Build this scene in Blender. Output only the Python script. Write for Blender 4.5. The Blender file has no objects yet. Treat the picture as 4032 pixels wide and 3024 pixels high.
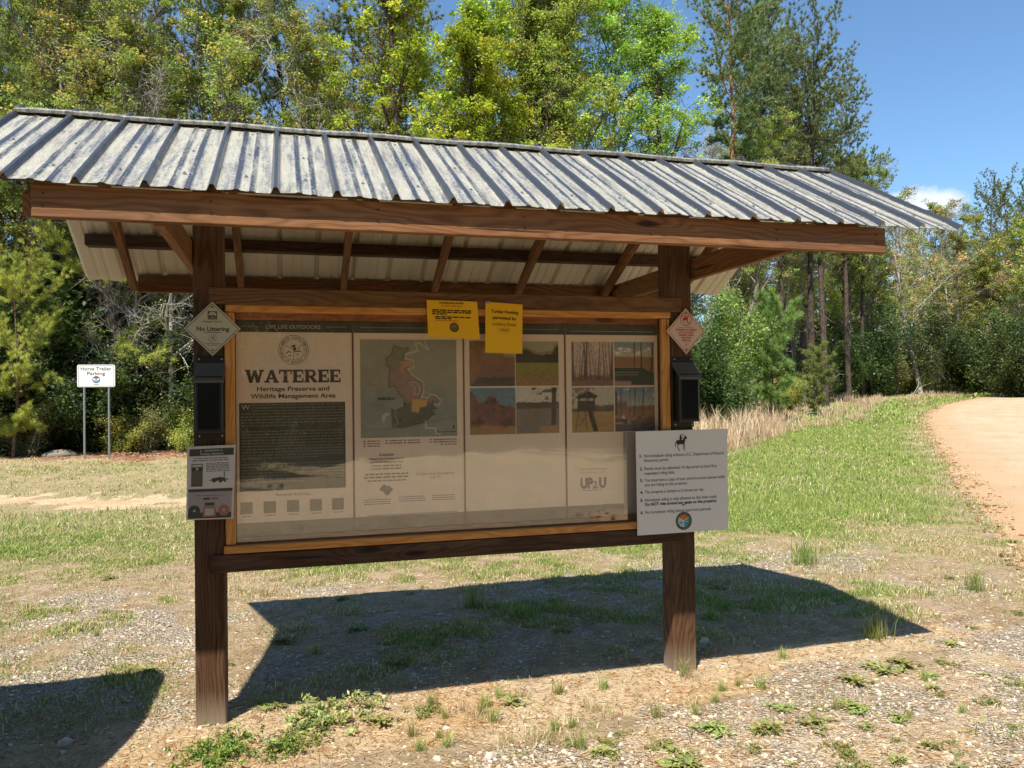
import bpy, math, random
import numpy as np
from mathutils import Vector, Matrix

rnd = random.Random(7)
RS = np.random.RandomState(11)
scene = bpy.context.scene
COL = scene.collection

# ------------------------------------------------------------------ camera
CAM = np.array([0.4294, -4.1493, 1.5768])
PITCH, ROLL, YAW = 0.0137, -0.0124, 0.2741
_c, _s = math.cos(YAW), math.sin(YAW)
_right = Vector((_c, -_s, 0)); _fwd = Vector((_s, _c, 0)); _up = Vector((0, 0, 1))
_F = _fwd * math.cos(PITCH) + _up * math.sin(PITCH)
_U = _up * math.cos(PITCH) - _fwd * math.sin(PITCH)
_R2 = _right * math.cos(ROLL) + _U * math.sin(ROLL)
_U2 = _U * math.cos(ROLL) - _right * math.sin(ROLL)
cam_data = bpy.data.cameras.new("camera")
cam = bpy.data.objects.new("camera", cam_data)
COL.objects.link(cam)
M = Matrix((_R2, _U2, -_F)).transposed().to_4x4()
M.translation = Vector(CAM)
cam.matrix_world = M
cam_data.sensor_width = 36.0
cam_data.lens = 3167.35 / 4032 * 36.0
cam_data.clip_end = 3000
scene.camera = cam
scene.render.resolution_x, scene.render.resolution_y = 1024, 768

# ------------------------------------------------------------------ light
SUNV = Vector((-0.3695, -0.493, 1.0)).normalized()
sun_el = math.asin(SUNV.z)
sun_rot = math.atan2(SUNV.x, SUNV.y)
world = bpy.data.worlds.new("World"); scene.world = world
world.use_nodes = True
wn, wl = world.node_tree.nodes, world.node_tree.links
bg = wn["Background"]
sky = wn.new("ShaderNodeTexSky"); sky.sky_type = 'NISHITA'
sky.sun_disc = False; sky.sun_elevation = sun_el; sky.sun_rotation = sun_rot
sky.air_density = 1.0; sky.dust_density = 0.05; sky.ozone_density = 3.0
bg.inputs[1].default_value = 0.078
# one small cumulus low over the forest: a patch of bright vapour in the sky texture
tc = wn.new("ShaderNodeTexCoord")
cdir = (_fwd + _right * 0.524 + _up * 0.238).normalized()
cr = Vector((cdir.y, -cdir.x, 0)).normalized(); cu_ = cr.cross(cdir)
def wmath(op, a, b=None, c=None):
    n = wn.new("ShaderNodeMath"); n.operation = op
    for i, v in enumerate((a, b, c)):
        if v is None: continue
        if isinstance(v, (int, float)): n.inputs[i].default_value = v
        else: wl.new(v, n.inputs[i])
    return n.outputs[0]
def wdot(v):
    n = wn.new("ShaderNodeVectorMath"); n.operation = 'DOT_PRODUCT'
    wl.new(tc.outputs["Generated"], n.inputs[0]); n.inputs[1].default_value = v
    return n.outputs["Value"]
nz = wn.new("ShaderNodeTexNoise"); nz.inputs["Scale"].default_value = 26; nz.inputs["Detail"].default_value = 7
nz.inputs["Roughness"].default_value = 0.58
wl.new(tc.outputs["Generated"], nz.inputs["Vector"])
hx = wmath('DIVIDE', wdot(cr), 0.046); hz = wmath('DIVIDE', wmath('ADD', wdot(cu_), 0.004), 0.0185)
ell = wmath('SQRT', wmath('ADD', wmath('MULTIPLY', hx, hx), wmath('MULTIPLY', hz, hz)))
front = wmath('GREATER_THAN', wdot(cdir), 0.5)
m = wmath('MULTIPLY', wmath('ADD', wmath('SUBTRACT', 1.0, ell), wmath('MULTIPLY', wmath('SUBTRACT', nz.outputs[0], 0.5), 1.7)), 1.7)
m = wmath('MULTIPLY', wmath('MAXIMUM', wmath('MINIMUM', m, 0.92), 0.0), front)
mixc = wn.new("ShaderNodeMix"); mixc.data_type = 'RGBA'
tint = wn.new("ShaderNodeMix"); tint.data_type = 'RGBA'; tint.blend_type = 'MULTIPLY'; tint.inputs[0].default_value = 1.0
wl.new(sky.outputs[0], tint.inputs[6]); tint.inputs[7].default_value = (0.80, 0.95, 1.03, 1)
wl.new(m, mixc.inputs[0]); wl.new(tint.outputs[2], mixc.inputs[6]); mixc.inputs[7].default_value = (5.6, 5.9, 6.5, 1)
wl.new(mixc.outputs[2], bg.inputs[0])

sd = bpy.data.lights.new("sun", 'SUN'); sd.energy = 3.7; sd.angle = math.radians(0.53); sd.color = (1.0, 0.945, 0.85)
sun = bpy.data.objects.new("sun", sd); COL.objects.link(sun)
sun.rotation_euler = SUNV.to_track_quat('Z', 'Y').to_euler(); sun.location = (0, 0, 30)

scene.view_settings.view_transform = 'Standard'
scene.view_settings.look = 'None'
scene.view_settings.exposure = 1.22
scene.view_settings.gamma = 1.0
scene.cycles.max_bounces = 8
scene.cycles.transparent_max_bounces = 12
scene.cycles.caustics_reflective = False
scene.cycles.caustics_refractive = False

# ------------------------------------------------------------------ numpy noise
_perm = RS.permutation(4096)
def _h(ix, iy):
    return _perm[(_perm[ix & 4095] + iy) & 4095] / 4095.0
def vnoise(x, y):
    x = np.asarray(x, float); y = np.asarray(y, float)
    ix = np.floor(x).astype(int); iy = np.floor(y).astype(int)
    fx = x - ix; fy = y - iy; fx = fx * fx * (3 - 2 * fx); fy = fy * fy * (3 - 2 * fy)
    a = _h(ix, iy); b = _h(ix + 1, iy); c = _h(ix, iy + 1); d = _h(ix + 1, iy + 1)
    return (a * (1 - fx) + b * fx) * (1 - fy) + (c * (1 - fx) + d * fx) * fy
def fbm(x, y, s, o=4):
    t = 0; a = 1; n = 0
    for i in range(o):
        t = t + a * vnoise(x * s + 17.3 * i, y * s - 9.1 * i); n += a; a *= 0.55; s *= 2.03
    return t / n - 0.5
def smooth(t):
    t = np.clip(t, 0, 1); return t * t * (3 - 2 * t)
def HT(x, y):                       # broad terrain: it rises gently away from the board
    d = np.hypot(x - CAM[0], y - CAM[1])
    return 1.5 * smooth((d - 12) / 80.0)
def HG(x, y):                       # with small lumps
    return HT(x, y) + 0.035 * fbm(x, y, 1.1, 3) + 0.018 * fbm(x, y, 5.0, 3) * smooth((9 - np.hypot(x, y)) / 4 + 0.4)
def sdpoly(x, y, poly):             # signed distance, positive inside
    x = np.asarray(x, float); y = np.asarray(y, float)
    ins = np.zeros(x.shape, bool); dm = np.full(x.shape, 1e9)
    n = len(poly)
    for i in range(n):
        x0, y0 = poly[i]; x1, y1 = poly[(i + 1) % n]
        dx, dy = x1 - x0, y1 - y0
        t = np.clip(((x - x0) * dx + (y - y0) * dy) / (dx * dx + dy * dy + 1e-12), 0, 1)
        dm = np.minimum(dm, np.hypot(x - x0 - t * dx, y - y0 - t * dy))
        cond = ((y0 > y) != (y1 > y))
        with np.errstate(divide='ignore', invalid='ignore'):
            xi = dx * (y - y0) / (dy if dy != 0 else 1e-12) + x0
        ins ^= cond & (x < xi)
    return np.where(ins, dm, -dm)
def spot(dx, dist):                 # bearing (as a column of a 2212-wide frame) and distance -> ground point
    a = YAW + math.atan((dx - 1106) / 1737.0)
    return CAM[0] + dist * math.sin(a), CAM[1] + dist * math.cos(a)

# ------------------------------------------------------------------ mesh + object helpers
def mesh_np(name, V, F, col=None, mats=(), smoothf=False, attrs=None, midx=None):
    me = bpy.data.meshes.new(name)
    V = np.asarray(V, np.float32); me.vertices.add(len(V)); me.vertices.foreach_set("co", V.ravel())
    if isinstance(F, list): groups = [np.asarray(f, np.int32) for f in F if len(f)]
    else: groups = [np.asarray(F, np.int32)]
    loops = np.concatenate([g.ravel() for g in groups]); sizes = np.concatenate([np.full(len(g), g.shape[1], np.int32) for g in groups])
    starts = np.concatenate([[0], np.cumsum(sizes)[:-1]]).astype(np.int32)
    me.loops.add(len(loops)); me.loops.foreach_set("vertex_index", loops)
    me.polygons.add(len(sizes)); me.polygons.foreach_set("loop_start", starts)
    if midx is not None: me.polygons.foreach_set("material_index", np.asarray(midx, np.int32))
    me.polygons.foreach_set("use_smooth", np.full(len(sizes), smoothf, bool))
    if col is not None:
        a = me.color_attributes.new("Col", 'FLOAT_COLOR', 'POINT')
        c = np.ones((len(V), 4), np.float32); c[:, :col.shape[1]] = col; a.data.foreach_set("color", c.ravel())
    for k, v in (attrs or {}).items():
        if v.ndim == 1:
            a = me.attributes.new(k, 'FLOAT', 'POINT'); a.data.foreach_set("value", v.astype(np.float32))
        else:
            a = me.attributes.new(k, 'FLOAT_VECTOR', 'POINT'); a.data.foreach_set("vector", v.astype(np.float32).ravel())
    for m in mats: me.materials.append(m)
    me.update(calc_edges=True); me.validate()
    return me
def tagit(o, label=None, cat=None, group=None, kind=None):
    if label: o["label"] = label
    if cat: o["category"] = cat
    if group: o["group"] = group
    if kind: o["kind"] = kind
    return o
def obj(name, me, parent=None, loc=None):
    o = bpy.data.objects.new(name, me); COL.objects.link(o)
    if parent: o.parent = parent
    if loc is not None: o.location = loc
    return o
def empty(name, label, cat, loc=(0, 0, 0), group=None):
    o = bpy.data.objects.new(name, None); COL.objects.link(o); o.location = loc
    o.empty_display_size = 0.1
    return tagit(o, label, cat, group)
class B:                            # collects boxes, prisms and tubes; grain coordinates ride along
    def __init__(s): s.V = []; s.F3 = []; s.F4 = []; s.G = []; s.n = 0; s.NG = []
    def add(s, vs, fs, grain=None):
        vs = np.asarray(vs, float); s.V.append(vs)
        s.G.append(vs if grain is None else np.asarray(grain, float))
        for f in fs:
            f = [i + s.n for i in f]
            (s.F3 if len(f) == 3 else s.F4 if len(f) == 4 else s.NG).append(f)
        s.n += len(vs)
    def box(s, x0, x1, y0, y1, z0, z1, axis=0, bev=0.004, warp=0.0):
        # chamfered board; grain runs along axis
        lo = np.array([x0, y0, z0], float); hi = np.array([x1, y1, z1], float)
        c = (lo + hi) / 2; h = (hi - lo) / 2; b = min(bev, h.min() * 0.45)
        vs = []; idx = {}
        for sx in (-1, 1):
            for sy in (-1, 1):
                for sz in (-1, 1):
                    for k in range(3):
                        v = np.array([sx, sy, sz]) * h
                        for j in range(3):
                            if j != k: v[j] -= np.sign(v[j]) * b
                        idx[(sx, sy, sz, k)] = len(vs); vs.append(c + v)
        fs = []
        for k in range(3):
            a, d = [j for j in range(3) if j != k]
            for sg in (-1, 1):
                q = []
                for (p, r) in ((-1, -1), (1, -1), (1, 1), (-1, 1)):
                    t = [0, 0, 0]; t[k] = sg; t[a] = p; t[d] = r; q.append(idx[(*t, k)])
                fs.append(q if (sg > 0) == (k != 1) else q[::-1])
        for k in range(3):          # edge chamfers: between faces a and d along k
            a, d = [j for j in range(3) if j != k]
            for p in (-1, 1):
                for r in (-1, 1):
                    t0 = [0, 0, 0]; t1 = [0, 0, 0]; t0[a] = t1[a] = p; t0[d] = t1[d] = r; t0[k] = -1; t1[k] = 1
                    fs.append([idx[(*t0, a)], idx[(*t1, a)], idx[(*t1, d)], idx[(*t0, d)]])
        for sx in (-1, 1):
            for sy in (-1, 1):
                for sz in (-1, 1): fs.append([idx[(sx, sy, sz, k)] for k in range(3)])
        vs = np.array(vs); off = np.array([rnd.random() * 40 for _ in range(3)])
        o = [axis] + [j for j in range(3) if j != axis]
        g = vs[:, o] + off
        s.add(vs, fs, g); return s
    def xform(s, Mx):               # transform everything collected so far
        Mx = np.array(Mx); s.V = [v @ Mx[:3, :3].T + Mx[:3, 3] for v in s.V]; return s
    def tube(s, pts, rad, sides=8, caps=True):
        pts = np.asarray(pts, float); n = len(pts); rad = np.broadcast_to(rad, (n,)); vs = []
        for i in range(n):
            t = pts[min(i + 1, n - 1)] - pts[max(i - 1, 0)]; t /= np.linalg.norm(t) + 1e-9
            u = np.cross(t, (0, 0, 1) if abs(t[2]) < .9 else (1, 0, 0)); u /= np.linalg.norm(u); w = np.cross(t, u)
            for k in range(sides):
                a = 2 * math.pi * k / sides; vs.append(pts[i] + rad[i] * (u * math.cos(a) + w * math.sin(a)))
        fs = [[i * sides + k, i * sides + (k + 1) % sides, (i + 1) * sides + (k + 1) % sides, (i + 1) * sides + k] for i in range(n - 1) for k in range(sides)]
        if caps: fs += [list(range(sides))[::-1], [(n - 1) * sides + k for k in range(sides)]]
        s.add(vs, fs); return s
    def prism(s, prof, y0, y1):     # profile in x-z, extruded along y
        n = len(prof); vs = [(p[0], y0, p[1]) for p in prof] + [(p[0], y1, p[1]) for p in prof]
        fs = [list(range(n)), [n + i for i in range(n)][::-1]] + [[i, n + i, n + (i + 1) % n, (i + 1) % n] for i in range(n)]
        s.add(vs, fs); return s
    def build(s, name, mat, parent=None, smoothf=False, loc=None, label=None):
        V = np.concatenate(s.V); G = np.concatenate(s.G)
        fl = []
        if s.F3: fl.append(s.F3)
        if s.F4: fl.append(s.F4)
        by = {}
        for f in s.NG: by.setdefault(len(f), []).append(f)
        fl += list(by.values())
        me = mesh_np(name, V, fl, mats=[mat] if not isinstance(mat, (list, tuple)) else mat, smoothf=smoothf, attrs={"gco": G})
        o = obj(name, me, parent, loc)
        if label: o["label"] = label
        return o

# ------------------------------------------------------------------ materials
def new_mat(name):
    m = bpy.data.materials.new(name); m.use_nodes = True
    nt = m.node_tree; nt.nodes.clear()
    out = nt.nodes.new("ShaderNodeOutputMaterial"); p = nt.nodes.new("ShaderNodeBsdfPrincipled")
    nt.links.new(p.outputs[0], out.inputs[0]); return m, nt, p, out
def N(nt, t, **kw):
    n = nt.nodes.new(t)
    for k, v in kw.items():
        if k in n.inputs: n.inputs[k].default_value = v
        else: setattr(n, k, v)
    return n
def ramp(nt, fac, stops, interp='LINEAR'):
    r = nt.nodes.new("ShaderNodeValToRGB"); r.color_ramp.interpolation = interp
    e = r.color_ramp.elements
    while len(e) < len(stops): e.new(0.5)
    for i, (p, c) in enumerate(stops): e[i].position = p; e[i].color = (*c, 1) if len(c) == 3 else c
    nt.links.new(fac, r.inputs[0]); return r.outputs[0]
def mix(nt, fac, a, b, mode='MIX'):
    n = nt.nodes.new("ShaderNodeMix"); n.data_type = 'RGBA'; n.blend_type = mode
    for i, v in ((0, fac), (6, a), (7, b)):
        if isinstance(v, (int, float)): n.inputs[i].default_value = v
        elif isinstance(v, tuple): n.inputs[i].default_value = (*v, 1) if len(v) == 3 else v
        else: nt.links.new(v, n.inputs[i])
    return n.outputs[2]
def mth(nt, op, a, b=None):
    n = nt.nodes.new("ShaderNodeMath"); n.operation = op
    for i, v in enumerate((a, b)):
        if v is None: continue
        if isinstance(v, (int, float)): n.inputs[i].default_value = v
        else: nt.links.new(v, n.inputs[i])
    return n.outputs[0]
def noise(nt, vec, scale, detail=4, rough=0.5, dist=0.0):
    n = N(nt, "ShaderNodeTexNoise", Scale=scale, Detail=detail, Roughness=rough, Distortion=dist)
    if vec is not None: nt.links.new(vec, n.inputs["Vector"])
    return n.outputs[0]
def mapping(nt, vec, sc=(1, 1, 1), loc=(0, 0, 0)):
    n = nt.nodes.new("ShaderNodeMapping"); nt.links.new(vec, n.inputs[0]); n.inputs["Scale"].default_value = sc; n.inputs["Location"].default_value = loc
    return n.outputs[0]
def bump(nt, p, h, strength=0.3, dist=0.01):
    b = N(nt, "ShaderNodeBump", Strength=strength, Distance=dist); nt.links.new(h, b.inputs["Height"]); nt.links.new(b.outputs[0], p.inputs["Normal"])
def attr(nt, name):
    return N(nt, "ShaderNodeAttribute", attribute_name=name)
def plain(name, col, rough=0.6, metal=0.0, var=0.12, sc=20, spec=0.4):
    m, nt, p, _ = new_mat(name)
    tcn = nt.nodes.new("ShaderNodeTexCoord")
    f = noise(nt, tcn.outputs["Object"], sc, 4)
    c = mix(nt, f, tuple(v * (1 - var) for v in col), tuple(min(1, v * (1 + var)) for v in col))
    nt.links.new(c, p.inputs["Base Color"]); p.inputs["Roughness"].default_value = rough; p.inputs["Metallic"].default_value = metal
    p.inputs["Specular IOR Level"].default_value = spec
    return m
def wood(name, dark, mid, light, rough=0.75, weather=0.0, knots=True, bot=None):
    m, nt, p, _ = new_mat(name)
    g = attr(nt, "gco").outputs["Vector"]
    warp = noise(nt, mapping(nt, g, (1.1, 5, 5)), 1.0, 3)
    vor = N(nt, "ShaderNodeTexVoronoi", Scale=1.0); nt.links.new(mapping(nt, g, (1.6, 6.5, 6.5)), vor.inputs["Vector"])
    kn = ramp(nt, vor.outputs["Distance"], [(0.0, (1, 1, 1)), (0.09, (.75, .75, .75)), (0.35, (0, 0, 0))])
    sep = nt.nodes.new("ShaderNodeSeparateXYZ"); nt.links.new(g, sep.inputs[0])
    # growth rings: bands across the board bent by the noise and pushed round the knots
    t = mth(nt, 'ADD', mth(nt, 'MULTIPLY', sep.outputs[1], 48), mth(nt, 'MULTIPLY', sep.outputs[2], 37))
    t = mth(nt, 'ADD', t, mth(nt, 'MULTIPLY', warp, 13.0))
    if knots: t = mth(nt, 'ADD', t, mth(nt, 'MULTIPLY', kn, 2.6))
    ring = mth(nt, 'FRACT', mth(nt, 'MULTIPLY', t, 1.0))
    fine = noise(nt, mapping(nt, g, (3, 160, 160)), 1.0, 3, 0.6)
    big = noise(nt, mapping(nt, g, (0.9, 3, 3)), 1.0, 3)
    c = ramp(nt, ring, [(0.0, mid), (0.4, light), (0.72, mid), (0.92, tuple((a + b) / 2 for a, b in zip(dark, mid))), (1.0, mid)])
    c = mix(nt, mth(nt, 'MULTIPLY', fine, 0.75), c, dark)
    c = mix(nt, ramp(nt, big, [(0.35, (0, 0, 0)), (0.65, (1, 1, 1))]), mix(nt, 0.45, c, dark), c)
    if knots: c = mix(nt, ramp(nt, vor.outputs["Distance"], [(0.0, (1, 1, 1)), (0.07, (0.85,) * 3), (0.12, (0, 0, 0))]), c, tuple(v * 0.25 for v in dark))
    ck = noise(nt, mapping(nt, g, (1.6, 34, 34)), 1.0, 2, 0.4)
    c = mix(nt, ramp(nt, ck, [(0.0, (0, 0, 0)), (0.70, (0, 0, 0)), (0.73, (.9,) * 3)]), c, tuple(v * 0.3 for v in dark))
    if weather > 0:
        w = noise(nt, mapping(nt, g, (2.5, 30, 30)), 1.0, 5, 0.7)
        c = mix(nt, mth(nt, 'MULTIPLY', ramp(nt, w, [(0.45, (0, 0, 0)), (0.7, (1, 1, 1))]), weather), c, (0.30, 0.25, 0.20))
    if bot:                           # splash-worn foot of a post
        ow = nt.nodes.new("ShaderNodeNewGeometry"); s2 = nt.nodes.new("ShaderNodeSeparateXYZ"); nt.links.new(ow.outputs["Position"], s2.inputs[0])
        zz = mth(nt, 'ADD', s2.outputs[2], mth(nt, 'MULTIPLY', mth(nt, 'SUBTRACT', fine, 0.5), 0.25))
        c = mix(nt, ramp(nt, zz, [(0.0, (1, 1, 1)), (0.04, (0.7,) * 3), (0.17, (0, 0, 0))]), c, mix(nt, fine, (0.12, 0.09, 0.06), (0.36, 0.29, 0.2)))
    nt.links.new(c, p.inputs["Base Color"]); p.inputs["Roughness"].default_value = rough; p.inputs["Specular IOR Level"].default_value = 0.25
    bump(nt, p, mth(nt, 'ADD', mth(nt, 'MULTIPLY', ring, 0.3), fine), 0.35, 0.003)
    return m
def vcol(name, rough=0.6, spec=0.3):
    m, nt, p, _ = new_mat(name)
    nt.links.new(attr(nt, "Col").outputs["Color"], p.inputs["Base Color"]); p.inputs["Roughness"].default_value = rough
    p.inputs["Specular IOR Level"].default_value = spec
    return m
def leafmat(name, trans=0.35, rough=0.6, gain=1.0):
    m, nt, p, out = new_mat(name); nt.nodes.remove(p)
    c = attr(nt, "Col").outputs["Color"]
    oi = nt.nodes.new("ShaderNodeObjectInfo")
    hs = nt.nodes.new("ShaderNodeHueSaturation")
    nt.links.new(c, hs.inputs["Color"])
    nt.links.new(mth(nt, 'ADD', 0.478, mth(nt, 'MULTIPLY', oi.outputs["Random"], 0.044)), hs.inputs["Hue"])
    nt.links.new(mth(nt, 'ADD', gain * 0.82, mth(nt, 'MULTIPLY', oi.outputs["Random"], gain * 0.36)), hs.inputs["Value"])
    hs.inputs["Saturation"].default_value = 1.0
    d = N(nt, "ShaderNodeBsdfDiffuse"); t = N(nt, "ShaderNodeBsdfTranslucent"); g = N(nt, "ShaderNodeBsdfGlossy", Roughness=0.45)
    g.inputs["Color"].default_value = (1, 1, 1, 1)
    nt.links.new(hs.outputs[0], d.inputs[0]); nt.links.new(hs.outputs[0], t.inputs[0])
    a = N(nt, "ShaderNodeMixShader"); a.inputs[0].default_value = trans; nt.links.new(d.outputs[0], a.inputs[1]); nt.links.new(t.outputs[0], a.inputs[2])
    b = N(nt, "ShaderNodeMixShader"); b.inputs[0].default_value = 0.015; nt.links.new(a.outputs[0], b.inputs[1]); nt.links.new(g.outputs[0], b.inputs[2])
    nt.links.new(b.outputs[0], out.inputs[0])
    return m
def barkmat(name, a, b, sc=(6, 6, 1.6)):
    m, nt, p, _ = new_mat(name)
    tcn = nt.nodes.new("ShaderNodeTexCoord")
    v = mapping(nt, tcn.outputs["Object"], sc)
    vo = N(nt, "ShaderNodeTexVoronoi", Scale=2.2, feature='DISTANCE_TO_EDGE'); nt.links.new(v, vo.inputs["Vector"])
    n = noise(nt, v, 2.0, 5, 0.65)
    f = mth(nt, 'MULTIPLY', ramp(nt, vo.outputs["Distance"], [(0.0, (0.25,) * 3), (0.18, (1, 1, 1))]), n)
    c = ramp(nt, f, [(0.1, a), (0.6, b)])
    nt.links.new(c, p.inputs["Base Color"]); p.inputs["Roughness"].default_value = 0.9; p.inputs["Specular IOR Level"].default_value = 0.15
    bump(nt, p, f, 0.8, 0.02)
    return m

W_BEAM = wood("stained_pine", (0.095, 0.038, 0.015), (0.27, 0.12, 0.046), (0.38, 0.18, 0.072), weather=0.10)
W_POST = wood("treated_post_wood", (0.028, 0.012, 0.005), (0.105, 0.048, 0.019), (0.185, 0.09, 0.036), weather=0.10, bot=True)
W_RAIL = wood("rail_wood", (0.070, 0.032, 0.014), (0.19, 0.09, 0.036), (0.28, 0.14, 0.06), weather=0.15)
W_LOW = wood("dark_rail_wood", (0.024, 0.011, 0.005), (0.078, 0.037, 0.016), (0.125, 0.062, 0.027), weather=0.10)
W_TRIM = wood("honey_trim_wood", (0.34, 0.13, 0.03), (0.72, 0.33, 0.085), (0.88, 0.46, 0.14), rough=0.5, knots=True)
W_STRIP = wood("red_strip_wood", (0.20, 0.055, 0.018), (0.46, 0.15, 0.045), (0.60, 0.22, 0.07), rough=0.55)
M_BLACK = plain("black_powder_coat", (0.008, 0.008, 0.009), rough=0.35, spec=0.5)
M_LID = plain("weathered_lid", (0.10, 0.10, 0.085), rough=0.45, var=0.3, sc=14)
M_STEEL = plain("galvanised_steel", (0.45, 0.46, 0.48), rough=0.38, metal=0.9, sc=60)
M_INK = plain("black_ink", (0.02, 0.018, 0.015), rough=0.7, var=0.02)
M_REDINK = plain("red_ink", (0.42, 0.035, 0.02), rough=0.6, var=0.05)
M_SIGNW = plain("white_sign_face", (0.72, 0.72, 0.70), rough=0.4, var=0.03, sc=8)

# ------------------------------------------------------------------ text as mesh
_glyph = {}
def text_polys(s, bold=0.0, res=3):
    key = (s, bold, res)
    if key in _glyph: return _glyph[key]
    cu = bpy.data.curves.new("t", 'FONT'); cu.body = s; cu.size = 1.0; cu.offset = bold; cu.resolution_u = res; cu.fill_mode = 'FRONT'
    o = bpy.data.objects.new("t", cu); COL.objects.link(o)
    dg = bpy.context.evaluated_depsgraph_get(); dg.update()
    me = bpy.data.meshes.new_from_object(o.evaluated_get(dg))
    n = len(me.vertices); co = np.empty(n * 3, np.float32); me.vertices.foreach_get("co", co); co = co.reshape(-1, 3)[:, :2].copy()
    fs = [list(p.vertices) for p in me.polygons]
    bpy.data.objects.remove(o); bpy.data.curves.remove(cu); bpy.data.meshes.remove(me)
    _glyph[key] = (co, fs); return co, fs
class Sheet:
    """flat art on a board: (u, v) in metres from the sheet's lower-left corner, mapped to x-z at depth y"""
    def __init__(s, TL, TR, BR, BL, y):
        s.c = [np.array(p, float) for p in (BL, BR, TR, TL)]; s.y = y
        s.w = np.linalg.norm(s.c[1] - s.c[0]); s.h = np.linalg.norm(s.c[3] - s.c[0]); s.layers = {}
    def uv(s, P, lift):
        P = np.atleast_2d(P); u = P[:, 0:1] / s.w; v = P[:, 1:2] / s.h
        q = (1 - u) * (1 - v) * s.c[0] + u * (1 - v) * s.c[1] + u * v * s.c[2] + (1 - u) * v * s.c[3]
        return np.c_[q[:, 0], np.full(len(q), s.y - lift), q[:, 1]]
    def L(s, name, mat=None, lift=0.0012):
        if name not in s.layers: s.layers[name] = [B(), mat, lift]
        return s.layers[name]
    def poly(s, layer, pts, fs=None):
        b, m, lf = s.layers[layer]; pts = np.array(pts, float)
        b.add(s.uv(pts, lf), fs if fs is not None else [list(range(len(pts)))])
    def rect(s, layer, x0, y0, x1, y1): s.poly(layer, [(x0, y0), (x1, y0), (x1, y1), (x0, y1)])
    def disc(s, layer, cx, cy, r, r2=None, n=40, a0=0, a1=360):
        A = np.radians(np.linspace(a0, a1, n + 1))
        o = np.c_[cx + r * np.cos(A), cy + r * np.sin(A)]
        if r2 is None:
            pts = np.vstack([[cx, cy], o]); fs = [[0, i + 1, i + 2] for i in range(n)]
        else:
            pts = np.vstack([o, np.c_[cx + r2 * np.cos(A), cy + r2 * np.sin(A)]]); fs = [[i, i + 1, n + 2 + i, n + 1 + i] for i in range(n)]
        s.poly(layer, pts, fs)
    def text(s, layer, t, x0, x1, y, cap, align='FIT', bold=0.0, rot=0.0, res=3):
        co, fs = text_polys(t, bold, res)
        if not len(co): return
        w = co[:, 0].max() - co[:, 0].min(); ch = text_polys("H", bold, res)[0][:, 1].max()
        k = cap / ch; kx = k
        if align == 'FIT': kx = (x1 - x0) / w; off = x0
        elif align == 'L': off = x0
        else: off = (x0 + x1) / 2 - w * kx / 2
        P = np.c_[(co[:, 0] - co[:, 0].min()) * kx + off, co[:, 1] * k + y]
        s.poly(layer, P, fs)
    def ring(s, layer, t, cx, cy, r, size, mid, flip=False, bold=0.02, spread=1.0):
        for i, ch in enumerate(t):
            if ch == ' ': continue
            co, fs = text_polys(ch, bold, 2)
            a = mid + (-(i - (len(t) - 1) / 2) * size * 0.78 / r * spread) * (-1 if flip else 1)
            c, sn = math.cos(a), math.sin(a)
            q = co.copy() * size; q[:, 0] -= (q[:, 0].max() + q[:, 0].min()) / 2; q[:, 1] -= size * 0.35
            if flip: q = -q
            P = np.c_[cx + r * c + q[:, 0] * sn + q[:, 1] * c, cy + r * sn - q[:, 0] * c + q[:, 1] * sn]
            s.poly(layer, P, fs)
    def words(s, layer, x0, x1, y, h, seed=0, last=1.0):    # a line too small to read: word-length marks
        r = random.Random(seed); x = x0; xe = x0 + (x1 - x0) * last
        while x < xe - h:
            w = h * r.uniform(1.6, 5.5); w = min(w, xe - x)
            s.rect(layer, x, y, x + w, y + h); x += w + h * 0.75
    def photo(s, fn, x0, y0, x1, y1, nx=70, ny=70, lift=0.0016, parent=None, name='photo_print', mat=None):
        U, Vv = np.meshgrid(np.linspace(0, 1, nx), np.linspace(0, 1, ny))
        c = np.clip(fn(U.ravel(), Vv.ravel()) * (1.8 if name == 'photo_print' else 1.0), 0, 1)
        P = s.uv(np.c_[x0 + U.ravel() * (x1 - x0), y0 + Vv.ravel() * (y1 - y0)], lift)
        i = np.arange(nx * ny).reshape(ny, nx); F = np.c_[i[:-1, :-1].ravel(), i[:-1, 1:].ravel(), i[1:, 1:].ravel(), i[1:, :-1].ravel()]
        me = mesh_np(name, P, F, col=c, mats=[mat or M_PRINT])
        return obj(name, me, parent)
    def flush(s, parent):
        out = []
        for n, (b, m, lf) in s.layers.items():
            if b.n: out.append(b.build(n.split('#')[0], m, parent))
        return out
M_PRINT = vcol("photo_ink", 0.55)

def mixp(a, b, t): t = np.asarray(t)[:, None]; return a * (1 - t) + b * t
def C3(*c): return np.array(c, float)
def fill(u, *c): return np.tile(C3(*c), (len(u), 1))
def put(c, m, col):
    m = np.clip(m, 0, 1)[:, None]; return c * (1 - m) + np.asarray(col) * m
def nz2(u, v, s, seed=0, o=4): return fbm(u + seed * 7.7, v + seed * 3.1, s, o) * 2
def below(v, h, e=0.01): return smooth((h - v) / e + 0.5)

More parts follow.
